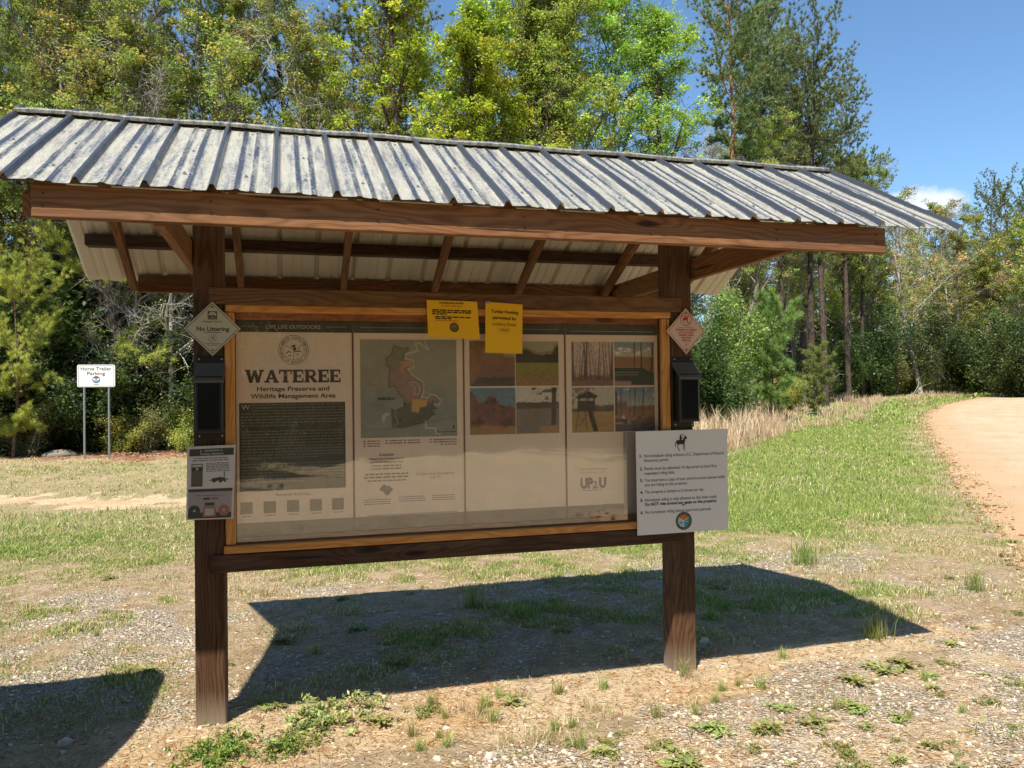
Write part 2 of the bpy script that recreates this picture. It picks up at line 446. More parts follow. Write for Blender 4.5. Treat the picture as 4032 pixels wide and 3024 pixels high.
# ------------------------------------------------------------------ ground
GRAVEL_F = [(0.95, -0.73), (1.6, -0.64), (2.35, -0.55), (3.25, -0.43), (3.99, -0.28), (4.9, -0.11), (7, 0.4), (7, -4), (3.38, -4), (0.8, -4)]
SAND_F = [(-3, -1.8), (-0.8, -0.09), (-0.39, 0.12), (0.11, 0.13), (1.35, 0.18), (2.72, 0.2), (3.71, 0.26), (4.48, 0.34), (4.9, 0.2), (4.12, -0.15), (2.67, -0.42), (1.4, -0.56), (0.57, -0.66), (-0.5, -1.6)]
GRAVEL_M = [(-3.5, 3.4), (-1.75, 3.15), (-0.3, 2.85), (0.73, 2.88), (2.36, 2.7), (4.28, 3.2), (5.34, 3.3), (6.04, 2.52), (5.62, 1.22), (4.64, 0.45), (3.04, 0.78), (1.12, 0.5), (0.09, 0.5), (-0.94, 0.4), (-3, 0.4)]
SAND_L = [(-9, 12.9), (-4.18, 11.15), (-2.63, 10.42), (-1.01, 9.6), (1.5, 9.2), (1.5, 9.0), (-0.94, 9.05), (-2.33, 9.1), (-3.64, 9.5), (-9, 11.2)]
LITTER = [(-22, 36), (-3.41, 34), (12, 34), (9, 25), (2, 22), (-1.96, 18.9), (-2.99, 17.6), (-6.95, 20.0), (-20, 22)]
GREEN_R = [(4.2, 4.2), (6.5, 11.9), (15.5, 20.7), (28, 33.68), (41.24, 40.5), (66, 53), (50.17, 42.9), (38.15, 34.6), (29.89, 28.3), (19.47, 17.2), (13.77, 10.2), (9.3, 5.2), (8.2, 4.2), (6.4, 3.5)]
GREEN_L = [(-4, 4.9), (-2.32, 4.75), (-1.53, 4.8), (-0.55, 4.9), (3, 4.4), (6, 4.2), (6.5, 8), (2, 8.2), (-0.82, 7.9), (-2.17, 8.4), (-5.5, 8.6)]
ROAD_L = [(4.2, -6.0), (5.35, -1.0), (6.3, 0.7), (7.0, 1.65), (8.6, 3.45), (13.93, 9.64), (21.34, 18.17), (27.28, 24.81), (34.44, 31.47), (40.33, 35.81), (50.17, 42.74), (58, 47.0), (72, 53.0), (95, 60)]
GREEN_M = [(.4, 3.2), (2.0, 2.7), (4.2, 3.0), (5.8, 4.4), (5, 6), (1, 5.6)]
GREEN_S = [(2.9, .75), (4.3, .6), (5.2, 1.1), (4.6, 1.7), (3.2, 1.5)]
def masks(x, y):
    n1 = fbm(x, y, 1.3, 4); n2 = fbm(x + 31, y - 12, 3.7, 4); n3 = fbm(x - 55, y + 8, 0.45, 4)
    def soft(poly, w, a1, a2=0.0): return smooth(0.5 + (sdpoly(x, y, poly) + n1 * a1 + n2 * a2) / w)
    gv = np.maximum(soft(GRAVEL_F, 0.3, 0.8, 0.5) * (0.45 + 0.7 * smooth(0.55 + n2 * 3.5)), soft(GRAVEL_M, 0.9, 1.6, 1.2) * (0.12 + 0.8 * smooth(0.45 + n2 * 3 + n1 * 2)))
    sd_ = soft(SAND_F, 0.2, 0.4, 0.3)
    sd_ = np.maximum(sd_, .75 * soft(GRAVEL_F, .3, .5, .4) * smooth(.35 + n3 * 3 - n2 * 3))
    sl = soft(SAND_L, 0.6, 2.4, 2.6)
    lt = soft(LITTER, 2.0, 3.0, 1.0)
    far = smooth((np.hypot(x - CAM[0], y - CAM[1]) - 7.6) / 1.6 + n1)
    gr = np.maximum(far * smooth(0.62 + n2 * 1.6 + n3), soft(GREEN_R, 1.0, 1.2, .8))
    gr = np.maximum(gr, soft(GREEN_L, 1.0, 1.8, 1.0))
    gm = np.maximum(soft(GREEN_M, 0.9, 1.8, 1.4), soft(GREEN_S, .5, .9, .8)) * smooth(.85 + n2 * 4)
    gr = np.maximum(gr, gm * .8); gv = gv * (1 - .6 * gm)
    gr = gr * (1 - sl) * (1 - lt * 0.93)
    lush = np.maximum(soft(GREEN_R, 1.6, 1.8, .8), np.maximum(soft(GREEN_L, 1.2, 2.0, 1.0) * 0.45, gm * .6))
    return np.clip(gv, 0, 1), np.clip(np.maximum(sd_, sl), 0, 1), np.clip(gr, 0, 1), lt, np.clip(lush, 0, 1)
def axis_pts(a, b, st, lo, hi, g=1.07):
    p = list(np.arange(a, b + 1e-6, st)); d = st
    while p[-1] < hi: d *= g; p.append(p[-1] + d)
    d = st
    while p[0] > lo: d *= g; p.insert(0, p[0] - d)
    return np.array(p)
gx = axis_pts(-3.2, 7.0, 0.05, -420, 420); gy = axis_pts(-1.6, 5.0, 0.05, -260, 520)
GX, GY = np.meshgrid(gx, gy); fx, fy = GX.ravel(), GY.ravel()
fz = HG(fx, fy)
gv, sn_, gr, lt, lush = masks(fx, fy)
i = np.arange(len(fx)).reshape(len(gy), len(gx))
F = np.c_[i[:-1, :-1].ravel(), i[:-1, 1:].ravel(), i[1:, 1:].ravel(), i[1:, :-1].ravel()]
def ground_mat():
    m, nt, p, _ = new_mat("ground_soil")
    geo = nt.nodes.new("ShaderNodeNewGeometry"); pos = geo.outputs["Position"]
    A = {k: attr(nt, k).outputs["Fac"] for k in ("gravel", "sand", "grass", "litter", "lush")}
    nf = noise(nt, pos, 38, 6, 0.7); nm = noise(nt, pos, 6.5, 5, 0.65); nb = noise(nt, pos, 1.2, 4); nvf = noise(nt, pos, 150, 3, 0.7)
    dirt = ramp(nt, nm, [(0.28, (0.26, 0.18, 0.10)), (0.5, (0.44, 0.33, 0.19)), (0.72, (0.58, 0.45, 0.27))])
    dirt = mix(nt, ramp(nt, nf, [(0.38, (0, 0, 0)), (0.62, (.7,) * 3)]), dirt, (0.21, 0.15, 0.09))
    pk = noise(nt, pos, 2.1, 4, .6); dirt = mix(nt, ramp(nt, pk, [(0.52, (0, 0, 0)), (0.64, (.5,) * 3)]), dirt, (0.47, 0.34, 0.25))
    sand = ramp(nt, nm, [(0.3, (0.46, 0.33, 0.185)), (0.5, (0.65, 0.50, 0.31)), (0.7, (0.76, 0.61, 0.40))])
    sand = mix(nt, ramp(nt, nb, [(0.50, (0, 0, 0)), (0.66, (0.75,) * 3)]), sand, (0.60, 0.38, 0.18))
    sand = mix(nt, mth(nt, 'MULTIPLY', nvf, 0.42), sand, (0.30, 0.19, 0.10))
    sand = mix(nt, ramp(nt, nf, [(0.50, (0, 0, 0)), (0.68, (.55,) * 3)]), sand, (0.25, 0.165, 0.09))
    vo = N(nt, "ShaderNodeTexVoronoi", Scale=62.0); nt.links.new(pos, vo.inputs["Vector"])
    vo2 = N(nt, "ShaderNodeTexVoronoi", Scale=95.0); nt.links.new(pos, vo2.inputs["Vector"])
    hsv = nt.nodes.new("ShaderNodeSeparateColor"); nt.links.new(vo.outputs["Color"], hsv.inputs[0])
    st = ramp(nt, hsv.outputs[0], [(0.0, (0.30, 0.25, 0.19)), (0.3, (0.46, 0.40, 0.31)), (0.6, (0.56, 0.50, 0.41)), (0.85, (0.66, 0.60, 0.52)), (1.0, (0.52, 0.40, 0.27))])
    st = mix(nt, ramp(nt, vo.outputs["Distance"], [(0.0, (0, 0, 0)), (0.55, (0.1,) * 3), (0.9, (0.8,) * 3)]), st, (0.32, 0.24, 0.155))
    grs = ramp(nt, nf, [(0.3, (0.13, 0.11, 0.05)), (0.52, (0.34, 0.28, 0.14)), (0.72, (0.52, 0.44, 0.25))])
    lus = ramp(nt, nf, [(0.3, (0.09, 0.11, 0.025)), (0.55, (0.23, 0.26, 0.07)), (0.75, (0.42, 0.38, 0.18))])
    grs = mix(nt, A["lush"], grs, lus)
    lit = ramp(nt, nf, [(0.3, (0.12, 0.055, 0.03)), (0.5, (0.30, 0.16, 0.085)), (0.7, (0.46, 0.30, 0.18))])
    def edge(a, k=0.9): return ramp(nt, mth(nt, 'ADD', a, mth(nt, 'MULTIPLY', mth(nt, 'SUBTRACT', nf, 0.5), k)), [(0.38, (0, 0, 0)), (0.6, (1, 1, 1))])
    c = mix(nt, edge(A["grass"]), dirt, grs)
    c = mix(nt, edge(A["litter"]), c, lit)
    c = mix(nt, edge(A["sand"], 0.5), c, sand)
    c = mix(nt, mth(nt, 'MULTIPLY', edge(A["gravel"], 1.2), ramp(nt, vo2.outputs["Distance"], [(0.0, (1, 1, 1)), (0.8, (0.45,) * 3)])), c, st)
    nt.links.new(c, p.inputs["Base Color"]); p.inputs["Roughness"].default_value = 0.95; p.inputs["Specular IOR Level"].default_value = 0.1
    h = mth(nt, 'ADD', nf, mth(nt, 'MULTIPLY', mth(nt, 'SUBTRACT', 1.0, vo.outputs["Distance"]), mth(nt, 'MULTIPLY', A["gravel"], 1.3)))
    h = mth(nt, 'ADD', h, mth(nt, 'MULTIPLY', nm, 1.2))
    bump(nt, p, h, 1.0, 0.032)
    return m
gme = mesh_np("ground", np.c_[fx, fy, fz], F, mats=[ground_mat()], smoothf=True, attrs=dict(gravel=gv, sand=sn_, grass=gr, litter=lt, lush=lush))
tagit(obj("ground", gme), kind="structure")

# road
def resample(pts, st):
    pts = np.array(pts, float); d = np.r_[0, np.cumsum(np.hypot(*np.diff(pts, axis=0).T))]
    # Catmull-like smoothing through dense linear + moving average
    t = np.arange(0, d[-1], st); q = np.c_[np.interp(t, d, pts[:, 0]), np.interp(t, d, pts[:, 1])]
    k = max(3, int(2.5 / st)) | 1; pad = k // 2
    qq = np.vstack([np.repeat(q[:1], pad, 0), q, np.repeat(q[-1:], pad, 0)])
    return np.c_[np.convolve(qq[:, 0], np.ones(k) / k, 'valid'), np.convolve(qq[:, 1], np.ones(k) / k, 'valid')]
rl = resample(ROAD_L, 0.2)
tg = np.gradient(rl, axis=0); tg /= np.linalg.norm(tg, axis=1)[:, None]; nr = np.c_[tg[:, 1], -tg[:, 0]]
us = np.r_[np.arange(-0.5, 1.0, 0.1), np.arange(1.0, 5.6, 0.5), np.arange(5.6, 7.4, 0.15)]
RX = rl[:, 0:1] + nr[:, 0:1] * us; RY = rl[:, 1:2] + nr[:, 1:2] * us
prof = 0.05 * smooth((us + 0.5) / 0.9) * smooth((7.3 - us) / 0.9) - 0.02
RZ = HG(RX, RY) + prof[None, :] + 0.022 * fbm(RX, RY, 2.2, 4) * (np.abs(us - 3.4) > 2.2)[None, :] + 0.004
ii = np.arange(RX.size).reshape(RX.shape)
RF = np.c_[ii[:-1, :-1].ravel(), ii[:-1, 1:].ravel(), ii[1:, 1:].ravel(), ii[1:, :-1].ravel()]
def road_mat():
    m, nt, p, _ = new_mat("sandy_road")
    pos = nt.nodes.new("ShaderNodeNewGeometry").outputs["Position"]
    e = attr(nt, "edge").outputs["Fac"]
    nf = noise(nt, pos, 24, 6, 0.7); nb = noise(nt, pos, 0.8, 4)
    nl = noise(nt, pos, 60, 4, 0.6)
    c = ramp(nt, nb, [(0.3, (0.37, 0.305, 0.20)), (0.7, (0.45, 0.38, 0.262))])
    ac = attr(nt, "across").outputs["Fac"]; wob = noise(nt, pos, 0.35, 3); tr = noise(nt, pos, 9, 5, .75)
    aw = mth(nt, 'ADD', ac, mth(nt, 'MULTIPLY', wob, 1.4))
    trk = mth(nt, 'MULTIPLY', mth(nt, 'ABSOLUTE', mth(nt, 'SINE', mth(nt, 'MULTIPLY', aw, 3.3))), tr)
    c = mix(nt, ramp(nt, trk, [(0.40, (0, 0, 0)), (0.62, (.8,) * 3)]), c, (0.40, 0.29, 0.17))
    c = mix(nt, mth(nt, 'MULTIPLY', nf, 0.35), c, (0.42, 0.28, 0.15))
    leafm = ramp(nt, mth(nt, 'SUBTRACT', mth(nt, 'ADD', nl, mth(nt, 'MULTIPLY', e, 0.30)), 0.0), [(0.64, (0, 0, 0)), (0.78, (.75,) * 3)])
    c = mix(nt, leafm, c, (0.42, 0.24, 0.12))
    nt.links.new(c, p.inputs["Base Color"]); p.inputs["Roughness"].default_value = 0.95; p.inputs["Specular IOR Level"].default_value = 0.1
    bump(nt, p, nf, 0.6, 0.02); return m
ed = np.clip(1 - np.maximum(us, 0) / 2.2, 0, 1)[None, :] * np.ones(RX.shape)
tagit(obj("dirt_road", mesh_np("dirt_road", np.c_[RX.ravel(), RY.ravel(), RZ.ravel()], RF, mats=[road_mat()], smoothf=True, attrs=dict(edge=ed.ravel(), across=(us[None, :] * np.ones(RX.shape)).ravel()))), kind="structure")
road_poly = [tuple(p) for p in rl[::10]] + [tuple(p) for p in (rl + nr * 7)[::-10]]

# ------------------------------------------------------------------ scattered ground stuff
def inview(x, y, pad=0.06):
    a = np.arctan2(x - CAM[0], y - CAM[1]) - YAW
    return np.abs(a) < 0.566 + pad
def scatter(n, dmin, dmax, power=1.0, pad=0.06):
    a = YAW + (RS.rand(n) * 2 - 1) * (0.566 + pad); d = dmin + (dmax - dmin) * RS.rand(n) ** power
    return CAM[0] + d * np.sin(a), CAM[1] + d * np.cos(a), d
def off_road(x, y, m=0.15): return sdpoly(x, y, road_poly) < m
# stones
ico = None
def ico_v():
    t = (1 + 5 ** .5) / 2
    v = np.array([(-1, t, 0), (1, t, 0), (-1, -t, 0), (1, -t, 0), (0, -1, t), (0, 1, t), (0, -1, -t), (0, 1, -t), (t, 0, -1), (t, 0, 1), (-t, 0, -1), (-t, 0, 1)], float)
    v /= np.linalg.norm(v[0])
    f = np.array([(0, 11, 5), (0, 5, 1), (0, 1, 7), (0, 7, 10), (0, 10, 11), (1, 5, 9), (5, 11, 4), (11, 10, 2), (10, 7, 6), (7, 1, 8), (3, 9, 4), (3, 4, 2), (3, 2, 6), (3, 6, 8), (3, 8, 9), (4, 9, 5), (2, 4, 11), (6, 2, 10), (8, 6, 7), (9, 8, 1)])
    return v, f
IV, IF_ = ico_v()
def stones(x, y, size, cols, sink=0.3):
    n = len(x)
    S = size[:, None] * (0.6 + 0.8 * RS.rand(n, 3)); S[:, 2] *= 0.6
    V = IV[None] * (1 + 0.28 * (RS.rand(n, 12, 1) - 0.5) * 2) * S[:, None, :]
    a = RS.rand(n) * 6.28; c, s = np.cos(a)[:, None], np.sin(a)[:, None]
    X = V[..., 0] * c - V[..., 1] * s; Y = V[..., 0] * s + V[..., 1] * c; Z = V[..., 2] + X * 0.2 * (RS.rand(n, 1) - .5)
    Vw = np.stack([X + x[:, None], Y + y[:, None], Z + (HG(x, y) + S[:, 2] * (1 - 2 * sink) * 0.6)[:, None]], -1).reshape(-1, 3)
    Fw = (IF_[None] + (np.arange(n) * 12)[:, None, None]).reshape(-1, 3)
    return Vw, Fw, np.repeat(cols, 12, 0)
x, y, d = scatter(150000, 3.0, 10.5, 1.25)
g_, s_, gr_, _, _ = masks(x, y)
k = RS.rand(len(x)) < np.clip(g_ * 0.44 * (1 - .5 * s_) + s_ * 0.03 + 0.03, 0, 1)
x, y, d = x[k], y[k], d[k]
pal = np.array([(.58, .52, .43), (.52, .45, .35), (.66, .61, .53), (.44, .37, .28), (.56, .44, .31), (.48, .44, .39), (.36, .29, .22), (.60, .49, .39)])
cols = pal[RS.randint(0, len(pal), len(x))] * (0.66 + 0.4 * RS.rand(len(x), 1)) * np.array([1.0, .96, .90])
sz = 0.0035 + 0.009 * RS.rand(len(x)) ** 2.6 + 0.008 * (RS.rand(len(x)) > .985)
V_, F_, C_ = stones(x, y, sz, cols)
M_STONE = vcol("pebble_stone", 0.85, 0.2)
tagit(obj("gravel", mesh_np("gravel", V_, F_, col=C_, mats=[M_STONE])), kind="stuff", label="loose pale gravel scattered over the dirt", cat="gravel")
# blades
def blades(x, y, h, w, cols, lean=0.5, z=None, seg2=True):
    n = len(x); z = HG(x, y) if z is None else z
    a = RS.rand(n) * 6.28; la = RS.rand(n) * 6.28; ln = lean * h * RS.rand(n)
    wx, wy = np.cos(a) * w / 2, np.sin(a) * w / 2; lx, ly = np.cos(la) * ln, np.sin(la) * ln
    v0 = np.stack([x - wx, y - wy, z - 0.004], -1); v1 = np.stack([x + wx, y + wy, z - 0.004], -1)
    m0 = np.stack([x - wx * .8 + lx * .35, y - wy * .8 + ly * .35, z + h * .6], -1); m1 = np.stack([x + wx * .8 + lx * .35, y + wy * .8 + ly * .35, z + h * .6], -1)
    tp = np.stack([x + lx, y + ly, z + h * np.sqrt(np.maximum(1 - (lean * .5) ** 2, .3))], -1)
    V = np.stack([v0, v1, m1, m0, tp], 1).reshape(-1, 3); b = (np.arange(n) * 5)[:, None]
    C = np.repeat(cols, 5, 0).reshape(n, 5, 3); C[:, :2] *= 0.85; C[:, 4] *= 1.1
    return V, [b + np.array([[0, 1, 2, 3]]), b + np.array([[3, 2, 4]])], C.reshape(-1, 3)
GREENS = np.array([(.25, .33, .07), (.34, .41, .09), (.19, .28, .06), (.43, .46, .14), (.30, .34, .10)])
DRYS = np.array([(.62, .51, .29), (.52, .41, .22), (.74, .63, .40), (.40, .29, .15), (.56, .44, .28)])
M_GRASS = leafmat("grass_blade", 0.35, gain=1.0)
def turf(n, d0, d1, pw, hh, ww, thr, name, label, greenness):
    x, y, d = scatter(n, d0, d1, pw)
    g_, s_, gr_, lt_, lu_ = masks(x, y)
    cl = fbm(x, y, 2.6, 3)
    pr = np.clip(gr_ * (0.35 + 0.8 * lu_) + (0.16 + (1.0 + .7 * smooth((y - 2.2) * 1.5)) * smooth((y - .35) * 2.5) * smooth(.35 + 5 * fbm(x - 9, y, 1.3, 4)) + .5 * smooth(x - 4.2 - .25 * y) * smooth(.3 + 5 * fbm(x - 9, y, 1.5, 4))) * smooth(0.55 + cl * 6) * (1 - s_), 0, 1) * (1 - 0.9 * s_)
    k = (RS.rand(n) < pr * thr) & off_road(x, y, 0.25) & ~((d > 24) & (lt_ > .4))
    x, y, d, lu_, cl = x[k], y[k], d[k], lu_[k], cl[k]; m = len(x)
    gp = np.clip(greenness + 0.50 * lu_ + 1.3 * fbm(x, y, 0.7, 3) + 0.9 * fbm(x, y, 4, 2), 0.03, .95)
    isg = RS.rand(m) < gp
    c = np.where(isg[:, None], GREENS[RS.randint(0, 5, m)], DRYS[RS.randint(0, 5, m)]) * (0.7 + 0.6 * RS.rand(m, 1))
    h = hh * (0.4 + 1.1 * RS.rand(m) ** 1.5) * (0.6 + 0.7 * lu_ + 2.6 * np.clip(cl + .6 * fbm(x, y, 7, 2), 0, 1)); w = ww * (0.7 + .6 * RS.rand(m)) * np.maximum(1, d / 9)
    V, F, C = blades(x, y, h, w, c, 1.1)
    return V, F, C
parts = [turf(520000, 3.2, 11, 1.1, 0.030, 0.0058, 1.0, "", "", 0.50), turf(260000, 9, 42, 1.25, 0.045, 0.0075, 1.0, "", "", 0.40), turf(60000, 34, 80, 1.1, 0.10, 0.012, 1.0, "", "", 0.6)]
def join(parts):
    V = []; F4 = []; F3 = []; C = []; o = 0
    for v, f, c in parts:
        V.append(v); C.append(c); F4.append(f[0].reshape(-1, 4) + o); F3.append(f[1].reshape(-1, 3) + o); o += len(v)
    return np.concatenate(V), [np.concatenate(F4), np.concatenate(F3)], np.concatenate(C)
V, F, C = join(parts)
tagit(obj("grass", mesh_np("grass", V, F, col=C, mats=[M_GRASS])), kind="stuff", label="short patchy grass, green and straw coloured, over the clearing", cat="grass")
# tall dry grass along the right forest edge
cl = []
for k in range(330):
    dx = rnd.uniform(1490, 1680) if rnd.random() < .6 else rnd.uniform(1600, 1880); dd = rnd.uniform(18, 34) + (dx - 1500) * 0.05
    if rnd.random() < 0.25: dx = rnd.uniform(1800, 2150); dd = rnd.uniform(50, 66)
    cx, cy = spot(dx, dd); cl.append((cx, cy, (0.22 + 1.0 * rnd.random() ** 2.6) * (1 if dx < 1680 else .6)))
xs, ys, hs = [], [], []
for cx, cy, hh in cl:
    q = RS.randint(25, 60); xs.append(cx + RS.randn(q) * .17); ys.append(cy + RS.randn(q) * .17); hs.append(hh * (0.5 + .6 * RS.rand(q)))
xs, ys, hs = map(np.concatenate, (xs, ys, hs)); ok = off_road(xs, ys, -1.0) ; xs, ys, hs = xs[ok], ys[ok], hs[ok]
tc_ = np.array([(.78, .62, .38), (.64, .48, .28), (.86, .72, .50), (.52, .36, .20)])[RS.randint(0, 4, len(xs))] * (0.75 + .5 * RS.rand(len(xs), 1))
V, F, C = join([blades(xs, ys, hs, np.full(len(xs), .022), tc_, .55)])
tagit(obj("tall_dry_grass", mesh_np("tall_dry_grass", V, F, col=C, mats=[M_GRASS])), kind="stuff", label="tall straw coloured grass along the right forest edge", cat="grass")
# dead twigs and pine straw on the dirt
x, y, d = scatter(60000, 3.1, 9.5, 1.3)
g_, s_, gr_, lt_, lu_ = masks(x, y); k = RS.rand(len(x)) < (0.25 + 0.5 * s_ + .2 * smooth((y > .0) * (y < .6) * 1.0)); x, y = x[k], y[k]
n = len(x); a = RS.rand(n) * 6.28; L_ = 0.015 + 0.05 * RS.rand(n) ** 2; z = HG(x, y) + 0.003
wv = 0.0014; dx_, dy_ = np.cos(a) * L_, np.sin(a) * L_; px_, py_ = -np.sin(a) * wv, np.cos(a) * wv
V = np.stack([np.stack([x - px_, y - py_, z], -1), np.stack([x + px_, y + py_, z + .001], -1), np.stack([x + dx_ + px_, y + dy_ + py_, z + .004 + .006 * RS.rand(n)], -1), np.stack([x + dx_ - px_, y + dy_ - py_, z + .004], -1)], 1).reshape(-1, 3)
C = np.repeat(np.array([(.45, .32, .18), (.28, .17, .09), (.6, .46, .28), (.36, .14, .06)])[RS.randint(0, 4, n)], 4, 0)
tagit(obj("straw_litter", mesh_np("straw_litter", V, (np.arange(n) * 4)[:, None] + np.array([[0, 1, 2, 3]]), col=C, mats=[M_GRASS])), kind="stuff", label="dead straw and twigs strewn on the sandy soil", cat="litter")
# fallen leaves by the left forest edge and along the road
def leafscatter(name, x, y, size, label):
    n = len(x); a = RS.rand(n) * 6.28; z = HG(x, y) + 0.01; s = size * (0.6 + .8 * RS.rand(n)); t = (RS.rand(n, 4) - .5) * .9
    q = []
    for j in range(4):
        aa = a + j * math.pi / 2; r_ = s * (1 if j % 2 == 0 else .55)
        q.append(np.stack([x + np.cos(aa) * r_, y + np.sin(aa) * r_, z + s * t[:, j] * .8 + s * .3], -1))
    V = np.stack(q, 1).reshape(-1, 3)
    C = np.repeat(np.array([(.40, .20, .10), (.30, .13, .06), (.52, .33, .19), (.62, .45, .30), (.22, .10, .06)])[RS.randint(0, 5, n)], 4, 0)
    tagit(obj(name, mesh_np(name, V, (np.arange(n) * 4)[:, None] + np.array([[0, 1, 2, 3]]), col=C, mats=[M_GRASS])), kind="stuff", label=label, cat="leaves")
x, y, d = scatter(70000, 17, 30, 1.0); _, _, _, lt_, _ = masks(x, y); k = (RS.rand(len(x)) < lt_ * .8) & (x < 8)
j = RS.randint(0, len(rl) - 150, 6500); uu = np.abs(RS.randn(6500)) * 1.0 - .3
xr = rl[j, 0] + nr[j, 0] * uu; yr = rl[j, 1] + nr[j, 1] * uu
leafscatter("fallen_leaves", np.r_[x[k], xr], np.r_[y[k], yr], 0.035, "brown fallen leaves under the left trees and along the road edge")

# ------------------------------------------------------------------ plants
M_WEED = leafmat("weed_leaf", 0.3)
def weed_mesh(seed, nl, L, wd, up, jag=True, col=(.15, .26, .05), heads=4):
    r = np.random.RandomState(seed); V = []; F = []; C = []; o = 0
    for hd in range(heads):
        hx, hy = (r.randn(2) * L * .55) if hd else (0, 0); hs = 1.0 if hd == 0 else r.uniform(.35, .8)
        for i_ in range(max(5, int(nl * hs))):
            a = r.rand() * 6.28; l = L * hs * (.3 + .8 * r.rand()); el = up * (.15 + 1.3 * r.rand()); w = wd * hs * (.6 + .8 * r.rand()); bend = r.uniform(-.6, .6); dead = r.rand() < .08
            ns = 6; c0 = np.array(col) * (0.6 + .8 * r.rand()) * np.array([1 + .4 * r.rand(), 1, 1]); c0 = np.array([.34, .24, .12]) if dead else c0
            for s_ in range(ns + 1):
                t = s_ / ns; aa = a + bend * t; rr = l * t * math.cos(el * (1 - .5 * t)); zz = l * (math.sin(el) * t - .55 * math.sin(el) * t * t) + 0.005
                ww = w * math.sin(math.pi * min(1, (t * .88 + .1))) ** .8 * (1.5 if s_ % 2 else .55); ww = ww if s_ < ns else w * .05
                cx, cy = hx + math.cos(aa) * rr, hy + math.sin(aa) * rr
                V += [(cx - math.sin(aa) * ww, cy + math.cos(aa) * ww, zz + ww * .5), (cx, cy, zz), (cx + math.sin(aa) * ww, cy - math.cos(aa) * ww, zz + ww * .5)]
                C += [c0, c0 * 1.25, c0]
                if s_ < ns:
                    b_ = o + s_ * 3; F += [(b_, b_ + 1, b_ + 4, b_ + 3), (b_ + 1, b_ + 2, b_ + 5, b_ + 4)]
            o += (ns + 1) * 3
    return mesh_np("weed_leaves", np.array(V), np.array(F), col=np.array(C), mats=[M_WEED])
def tuft_mesh(seed, n, h, w, sp, cols, name="grass_blades", lean=.9):
    r = np.random.RandomState(seed); st = RS.get_state(); RS.seed(seed)
    x = r.randn(n) * sp; y = r.randn(n) * sp; c = cols[r.randint(0, len(cols), n)] * (.7 + .6 * r.rand(n, 1))
    V, F, C = blades(x, y, h * (.45 + .75 * r.rand(n)), np.full(n, w), c, lean, z=np.zeros(n)); RS.set_state(st)
    return mesh_np(name, V, [F[0].reshape(-1, 4), F[1].reshape(-1, 3)], col=C, mats=[M_GRASS])
def bushy_mesh(seed, n, rad, h, size, col):
    r = np.random.RandomState(seed)
    ns = max(10, n // 26); sx, sy = r.randn(ns) * rad * .55, r.randn(ns) * rad * .38; sh = h * (.25 + .9 * r.rand(ns)); az = r.rand(ns) * 6.28
    k = r.randint(0, ns, n); t = r.rand(n); q = r.rand(n) * 6.28; rr = .006 + .012 * r.rand(n)
    P = np.stack([sx[k] + np.cos(az[k]) * t * sh[k] * .9 + np.cos(q) * rr, sy[k] + np.sin(az[k]) * t * sh[k] * .9 + np.sin(q) * rr, t * sh[k] * (1 - .3 * t) + .003], -1)
    pal = np.array([col, tuple(v * .65 for v in col), (col[0] * 1.35, col[1] * 1.15, col[2] * 1.2), (col[0] * 1.7, col[1] * 1.0, col[2])])
    return leaf_mesh("leaves", P, size, pal, r, asp=.38)
def leaf_quads(P, size, cols, r, flat=0.35, asp=.6):
    n = len(P)
    nrm = r.randn(n, 3); nrm[:, 2] = np.abs(nrm[:, 2]) + flat; nrm /= np.linalg.norm(nrm, axis=1)[:, None]
    t = np.cross(nrm, r.randn(n, 3)); t /= np.linalg.norm(t, axis=1)[:, None] + 1e-9; b = np.cross(nrm, t)
    s = (size * (.6 + .8 * r.rand(n)))[:, None]
    V = np.stack([P - t * s, P - b * s * asp, P + t * s, P + b * s * asp], 1).reshape(-1, 3)
    F = (np.arange(n) * 4)[:, None] + np.array([[0, 1, 2, 3]])
    return V, F
def leaf_mesh(name, P, size, pal, r, mat=None, colfn=None, asp=.6):
    V, F = leaf_quads(P, size, None, r, asp=asp)
    c = pal[r.randint(0, len(pal), len(P))] * (.65 + .6 * r.rand(len(P), 1))
    if colfn is not None: c = c * colfn(P)
    return mesh_np(name, V, F, col=np.repeat(c, 4, 0), mats=[mat or M_WEED])
def plant(name, me, x, y, sc, label, cat="weed", group=None, rot=None):
    o = obj(name, me, None, (x, y, float(HG(np.array([x]), np.array([y]))[0])))
    o.rotation_euler = (0, 0, rnd.uniform(0, 6.28) if rot is None else rot); o.scale = (sc, sc, sc)
    return tagit(o, label, cat, group)
W1 = weed_mesh(1, 20, .095, .0075, .7, col=(.20, .27, .08)); W2 = weed_mesh(2, 24, .085, .0075, 1.0, col=(.23, .30, .09), heads=6); W3 = weed_mesh(3, 13, .075, .006, .4, col=(.18, .23, .09), heads=3)
T1 = tuft_mesh(5, 55, .12, .004, .018, np.vstack([GREENS, DRYS[:1]])); T2 = tuft_mesh(6, 80, .16, .004, .03, GREENS); T3 = tuft_mesh(7, 60, .10, .004, .04, DRYS)
BU = bushy_mesh(8, 1900, .17, .085, .010, (.16, .25, .045)); BU2 = bushy_mesh(9, 1900, .19, .10, .012, (.27, .34, .12)); BU3 = bushy_mesh(10, 500, .09, .035, .007, (.20, .26, .07))
